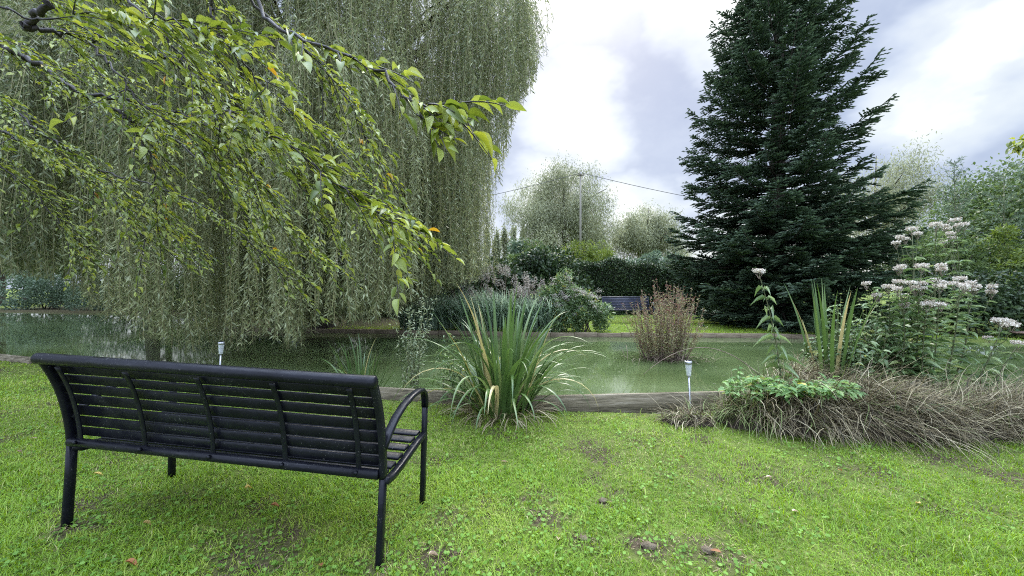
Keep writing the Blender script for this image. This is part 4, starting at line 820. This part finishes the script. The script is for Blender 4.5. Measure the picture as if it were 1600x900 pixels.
def patch(c, r, n, ls, mat, label, name='leafy_plant', h=.12, tall=0, cat='plant', z0=.1):
    t = Thing(name, (c[0], c[1], z0), label, cat, 'leafy plants among the tussocks'); sm, lv = MB(), MB(); k = max(n//9, 4); PP, TT = [], []
    for i in range(k):
        a = U(0, 6.28); rr = math.sqrt(U(0, 1)); b = np.array((c[0]+math.cos(a)*r[0]*rr*.7, c[1]+math.sin(a)*r[1]*rr*.7, z0)); q = np.array((c[0]+math.cos(a)*r[0]*rr, c[1]+math.sin(a)*r[1]*rr, z0+h*U(.5, 1)+tall*(1-rr)*U(.2, 1)))
        sm.tube([b, (b+q)/2+np.array((0, 0, .03)), q], [.003, .0025, .0015], 4, cap=False); m = 9; u = U(.35, 1.02, m)[:, None]; PP.append(b*(1-u)+q*u+rdir(m)*.02); TT.append(np.stack([rng.normal(size=m), rng.normal(size=m), U(-.25, .5, m)], 1))
    PP, TT = np.concatenate(PP), np.concatenate(TT); n = len(PP); T, B, Nn = frames(TT, np.array((0, -.25, 1.))+rng.normal(size=(n, 3))*.25); f = U(.6, 1.25, n)
    lv.inst(CL3, CL3F, PP, T, B, Nn, ls*f, ls*.55*f, ls*f, U(0, 1, n)); t.part('stems', sm, M['stem'], True); t.part('leaves', lv, M[mat], True)
patch((2.62, 3.45), (.42, .28), 620, .075, 'fresh', 'bright green leafy plant with a few yellow leaves over the thick brown tussock', z0=.28, h=.16)
patch((2.2, 3.62), (.25, .2), 200, .075, 'fresh', 'upright fresh green shoots next to the solar lamp', z0=.15, h=.22, tall=.3)
patch((3.35, 3.32), (.42, .2), 130, .05, 'agri', 'small trailing leaves across the combed tussock', z0=.18, h=.10)
patch((4.4, 3.35), (.55, .2), 140, .05, 'agri', 'small trailing leaves on the flattened tussocks', z0=.12, h=.08)
patch((3.42, 4.0), (.34, .25), 700, .06, 'agri', 'bramble like leafy stems behind the upright sword leaves', z0=.35, h=.3, tall=.75)
patch((3.80, 4.05), (.46, .3), 1300, .085, 'agri', 'dense leaves at the foot of the tall pink flowering group', z0=.25, h=.4, tall=.85)
# one long fallen reed across the corner of the pond
mb = MB(); s = np.linspace(0, 1, 14)[:, None]; q = P(1005, 585, 3.9)*(1-s)**2+2*P(1100, 500, 4.0)*s*(1-s)+P(1190, 590, 3.8)*s*s
mb.tube(q, np.linspace(.002, .005, 14), 6); tag(mb.build('dry_reed_stalk', M['drystem'], smooth=True), 'single dry bent stalk arching over the water behind the solar lamp', 'stalk')

# ------------------------------------------------------------------ cherry branches over the lawn
def cherry():
    t = Thing('cherry_tree', (-4.7, 1.7, .04), 'cherry tree reaching in with dark branches and yellow green leaves', 'tree'); bk, lv = MB(), MB()
    tr = [np.array(v, float) for v in ((-4.7, 1.7, -.1), (-4.68, 1.72, .3), (-4.62, 1.75, 1.4), (-4.55, 1.8, 2.3), (-4.35, 1.9, 3.0))]
    tkm = MB(); tkm.tube(tr, [.19, .15, .125, .11, .09], 14)
    def spl(pts, k=9):
        pts = np.array(pts, float); out = []; pe = np.vstack([2*pts[0]-pts[1], pts, 2*pts[-1]-pts[-2]])
        for i in range(1, len(pe)-2):
            for s in np.linspace(0, 1, k, endpoint=False):
                a, b, c, d = pe[i-1:i+3]; out.append(.5*(2*b+(c-a)*s+(2*a-5*b+4*c-d)*s*s+(3*b-a-3*c+d)*s**3))
        out.append(pts[-1]); return np.array(out)
    limb = spl([(-4.35, 1.9, 3.0), (-3.6, 2.1, 3.5), (-2.7, 2.4, 3.75), (-1.9, 2.25, 3.55), (-1.33, 1.9, 2.85)]); tkm.tube(limb, np.linspace(.07, .018, len(limb)), 10)
    up1 = spl([(-4.4, 1.85, 2.9), (-4.8, 2.6, 4.0), (-4.6, 3.4, 4.8)]); tkm.tube(up1, np.linspace(.07, .02, len(up1)), 8)
    mains = [
     ([(-4.5, 1.82, 2.5), P(-60, 40, 2.9), P(0, 68, 2.9), P(60, 102, 2.9), P(130, 148, 2.9), P(190, 178, 2.95), P(215, 205, 3.0), P(238, 262, 3.05), P(245, 340, 3.1)], .030),
     ([P(130, 148, 2.9), P(210, 158, 3.0), P(290, 180, 3.1), P(345, 205, 3.15), P(425, 232, 3.2), P(470, 290, 3.3), P(520, 360, 3.35)], .014),
     ([(-2.9, 2.35, 3.72), P(75, -10, 2.35), P(55, 28, 2.4), P(42, 42, 2.4), P(130, 58, 2.6), P(250, 88, 2.8), P(330, 140, 3.0), P(400, 190, 3.15), P(500, 262, 3.3), P(560, 320, 3.3), P(630, 368, 3.3)], .022),
     ([(-2.4, 2.4, 3.70), P(195, -20, 2.6), P(240, 40, 2.55), P(290, 100, 2.6), P(320, 160, 2.65), P(370, 240, 2.7), P(420, 300, 2.8)], .012),
     ([(-1.33, 1.9, 2.85), P(420, 30, 1.8), P(500, 72, 1.7), P(580, 105, 1.55), P(640, 150, 1.45), P(685, 165, 1.4), P(722, 160, 1.38)], .009),
     ([(-4.6, 1.78, 2.2), P(-60, 130, 3.4), P(60, 205, 3.5), P(150, 265, 3.6), P(230, 330, 3.7), P(300, 390, 3.8)], .016),
     ([(-1.9, 2.25, 3.55), P(400, 10, 2.6), P(480, 80, 2.8), P(540, 150, 2.9), P(570, 210, 2.9), P(600, 270, 2.9)], .012),
     ([(-4.35, 1.9, 3.0), P(40, -20, 3.9), P(150, 110, 3.9), P(300, 240, 3.9), P(420, 330, 3.9), P(500, 400, 3.9)], .018),
     ([(-3.6, 2.1, 3.5), P(160, -20, 3.2), P(270, 60, 3.3), P(360, 110, 3.4), P(430, 160, 3.4), P(520, 215, 3.4)], .014),
     ([(-1.5, 2.0, 3.1), P(330, 0, 2.1), P(350, 60, 2.1), P(400, 120, 2.2), P(450, 170, 2.25)], .009),
     ([P(320, 160, 2.65), P(380, 190, 2.3), P(450, 225, 2.2), P(520, 285, 2.2), P(580, 330, 2.2), P(625, 350, 2.2)], .007),
     ([P(640, 150, 1.45), P(655, 180, 1.42), P(680, 200, 1.4)], .004),
     ([(-4.6, 1.78, 2.2), P(-60, 190, 3.0), P(20, 215, 3.0), P(90, 250, 3.1), P(170, 300, 3.1), P(230, 380, 3.1)], .012),
     ([P(150, 265, 3.6), P(240, 290, 3.5), P(330, 330, 3.4), P(400, 385, 3.4), P(440, 430, 3.4)], .008),
     ([P(130, 58, 2.6), P(180, 110, 2.5), P(230, 170, 2.5), P(300, 215, 2.5), P(350, 290, 2.6)], .008),
     ([P(-20, 0, 2.0), P(60, 30, 2.0), P(150, 20, 2.0), P(260, 30, 2.0), P(350, 60, 2.0)], .006),
     ([(-4.6, 3.4, 4.8), (-3.8, 3.9, 4.9), (-3.2, 4.2, 4.4), (-2.7, 4.3, 3.8)], .014),
     ([(-4.55, 1.8, 2.3), P(-80, 220, 3.4), P(0, 260, 3.5), P(70, 320, 3.6), P(130, 400, 3.6)], .012)]
    TW = []
    for j, (m_, r0) in enumerate(mains):
        c = spl(m_, 8); c[2:-2] += rng.normal(size=(len(c)-4, 3))*.010; bk.tube(c, np.linspace(r0, .0025, len(c)), 7)
        seg = np.linalg.norm(np.diff(c, axis=0), axis=1); al = np.concatenate([[0], np.cumsum(seg)]); Lt = al[-1]
        near = (j in (4, 9, 11)); step = .06 if near else .046
        for u in np.arange(Lt*(.30 if j not in (1, 10, 11) else .08), Lt, step):
            if near and U(0, 1) < .15: continue
            p = np.array([np.interp(u, al, c[:, q]) for q in range(3)]); i = min(np.searchsorted(al, u), len(c)-1); d = norm(c[i]-c[max(i-1, 0)])
            side = norm(np.cross(d, (0, 0, 1)))*(1 if U(0, 1) < .5 else -1)
            dv = norm(d*.8+side*U(.1, .9)+np.array((.25, 0, U(-.6, .2)))+rng.normal(size=3)*.12); dv[2] = min(dv[2], .12); TW.append((p, dv, U(.10, .22) if near else U(.18, .52)))
        de = norm(c[-1]-c[-3]); de[2] = min(de[2], .1); TW.append((c[-1], de, .16))
    PP, TT = [], []
    for p, dv, L in TW:
        s = np.linspace(0, 1, 5)[:, None]; cur = p+dv*L*s+np.array((0, 0, -.22))*L*s*s; bk.tube(cur, np.linspace(.0036, .0015, 5), 4, cap=False)
        m = max(int(L/.028), 4); u = (np.arange(m)+.6)/m; q = p+dv*L*u[:, None]+np.array((0, 0, -.22))*L*(u[:, None])**2; sd_ = norm(np.cross(dv, (0, 0, 1)))[None]*np.where(np.arange(m) % 2, 1, -1)[:, None]
        PP.append(q); TT.append(dv*.9+sd_*.6+np.array((.45, 0, -.08))+rng.normal(size=(m, 3))*.34)
    PP, TT = np.concatenate(PP), np.concatenate(TT); n = len(PP)
    px = 800+F*PP[:, 0]/PP[:, 1]; T, B, Nn = frames(TT, np.array((0., 0, 1.))+rng.normal(size=(n, 3))*.35)
    f = U(.45, 1.25, n)*np.where(PP[:, 1] < 2.3, .084, .061); rn = U(0, .92, n); rn = np.where(U(0, 1, n) < .004, U(.95, 1, n), rn)
    lv.inst(CL, CLF, PP+T*.008, T, B, Nn, f, f*U(.42, .58, n), f*U(.3, 1.9, n), rn); print('cherry leaves', n)
    t.part('trunk', tkm, M['twig'], True); t.part('branches', bk, M['twig'], True); t.part('leaves', lv, M['cherry'], True)
cherry()
# twig with a few leaves at the upper right edge belongs to a tree outside the frame on the right
t = Thing('cherry_tree', (19.5, 10.5, 0.05), 'tree whose leafy twig tip enters at the upper photo edge on the water side', 'tree')
mb = MB(); mb.tube([(19.5, 10.5, 0), (19.4, 10.4, 2), (19.2, 10.3, 4), (18.6, 10.2, 5.2)], [.2, .16, .12, .08], 10); t.part('trunk', mb, M['twig'], True)
mb = MB(); q = np.array([(18.6, 10.2, 5.2), (16.8, 10.1, 5.6), (15.2, 10., 5.4), (13.9, 10., 5.1), (13.1, 10, 4.95)]); mb.tube(q, [.06, .04, .025, .012, .005], 7); t.part('branches', mb, M['twig'], True)
n = 420; u = U(.0, 1, n)**.7; pp = np.stack([np.interp(u, np.linspace(0, 1, 5), q[:, c]) for c in range(3)], 1)+rdir(n)*U(.02, .22, n)[:, None]; T, B, Nn = frames(rdir(n)+np.array((-.5, 0, -.4)), np.array((0., 0, 1))+rdir(n)*.5)
mb = MB(); mb.inst(CL3, CL3F, pp, T, B, Nn, .2*U(.7, 1.2, n), .085, .15, U(0, .9, n)); t.part('leaves', mb, M['cherry'], True)

# ------------------------------------------------------------------ fallen leaves and clods
def fallen(px, py, col, size, rz, label):
    g = G(px, py); z = float(gz(g[0], g[1])); mb = MB(); tv = CL.copy(); tv[:, 0] -= .5; tv[:, 2] = tv[:, 2]*U(.4, 1.6)+.18+.1*np.abs(tv[:, 1]); c, s_ = math.cos(rz), math.sin(rz)
    V = np.stack([tv[:, 0]*c-tv[:, 1]*.5*s_, tv[:, 0]*s_+tv[:, 1]*.5*c, tv[:, 2]], 1)*size; mb.add(V, [np.array(CLF)], U(0, 1))
    o = mb.build('fallen_leaf', col, smooth=True); o.location = (g[0], g[1], z+.014); o.rotation_euler = (U(-.5, .1), U(-.3, .3), 0); tag(o, label, 'leaf', 'fallen leaves on the near lawn')
yl = leafmat('yellow_dead_leaf', [(0, (.50, .36, .10)), (1, (.62, .48, .22))], .2, .6, .2); br_ = leafmat('brown_dead_leaf', [(0, (.20, .09, .04)), (1, (.34, .15, .06))], .15, .6, .2); tn = leafmat('tan_dead_leaf', [(0, (.42, .30, .20)), (1, (.55, .43, .32))], .2, .6, .2)
for a in ((153, 752, yl, .06, .3, 'yellow fallen leaf just right of the left rear bench leg'), (230, 835, yl, .05, 1.2, 'narrow yellow leaf on the shaded grass under the bench'), (388, 775, yl, .05, 1.1, 'pale yellow leaf on the grass under the middle of the bench'),
          (430, 800, br_, .05, .4, 'dark red leaf in the grass under the bench'), (205, 896, br_, .06, .2, 'curled brown leaf at the bottom edge below the bench'), (500, 893, br_, .055, 2.2, 'brown leaf at the bottom edge left of the bench leg'),
          (788, 729, tn, .06, -.1, 'pale straw leaf on the open lawn'), (872, 853, tn, .05, 1.4, 'upright tan leaf near the dry patch'), (678, 878, tn, .05, .7, 'tan leaf on the soil right of the bench leg'),
          (1243, 803, tn, .045, .2, 'small buff leaf in the middle of the open lawn'), (1435, 790, yl, .045, 1.3, 'small yellow leaf alone on the right of the lawn'), (1203, 747, tn, .05, 0, 'pale leaf on the dry lawn patch below the tussocks'),
          (1313, 738, br_, .045, .5, 'orange brown leaf on the dry patch below the largest tussock'), (1118, 868, br_, .05, 2.6, 'reddish leaf on the worn patch at the bottom edge'), (52, 697, tn, .05, .3, 'tan leaf on the grass left of the bench'),
          (30, 720, tn, .045, 1.9, 'pale leaf at the photo edge left of the bench'), (1065, 716, br_, .04, .2, 'small orange leaf on the lawn below the solar lamp')): fallen(*a)
clod = noisemat('soil_clod', [(.3, (.07, .055, .035)), (.7, (.22, .18, .12))], 40, 6, .95, .1, 1.0)
for px, py, s_, lb in ((1013, 857, .028, 'crumbly earth clod on the worn patch at the bottom edge'), (942, 787, .02, 'small dark earth clod on the open lawn'), (912, 848, .02, 'earth clod beside the upright tan leaf'), (1105, 862, .024, 'earth clod next to the reddish leaf')):
    g = G(px, py); mb = MB(); th = np.linspace(0, math.pi, 8)[1:-1]; ph = np.linspace(0, 2*math.pi, 12, endpoint=False); V = [(0, 0, s_*.6)]
    for a in th: V += [tuple(s_*U(.72, 1.2)*np.array((math.sin(a)*math.cos(b)*1.3, math.sin(a)*math.sin(b), math.cos(a)*.6))) for b in ph]
    V.append((0, 0, -s_*.5)); q = [[1+l*12+j, 1+(l+1)*12+j, 1+(l+1)*12+(j+1) % 12, 1+l*12+(j+1) % 12] for l in range(5) for j in range(12)]
    tr_ = [[0, 1+j, 1+(j+1) % 12] for j in range(12)]+[[73-12+(j+1) % 12, 73-12+j, 73] for j in range(12)]
    mb.add(V, [np.array(q), np.array(tr_)]); o = mb.build('earth_clod', clod, smooth=False); o.location = (g[0], g[1], float(gz(*g))+.008); tag(o, lb, 'soil clod', 'earth clods on the lawn')
print('polys', sum(len(o.data.polygons) for o in sc.objects if o.type == 'MESH'))
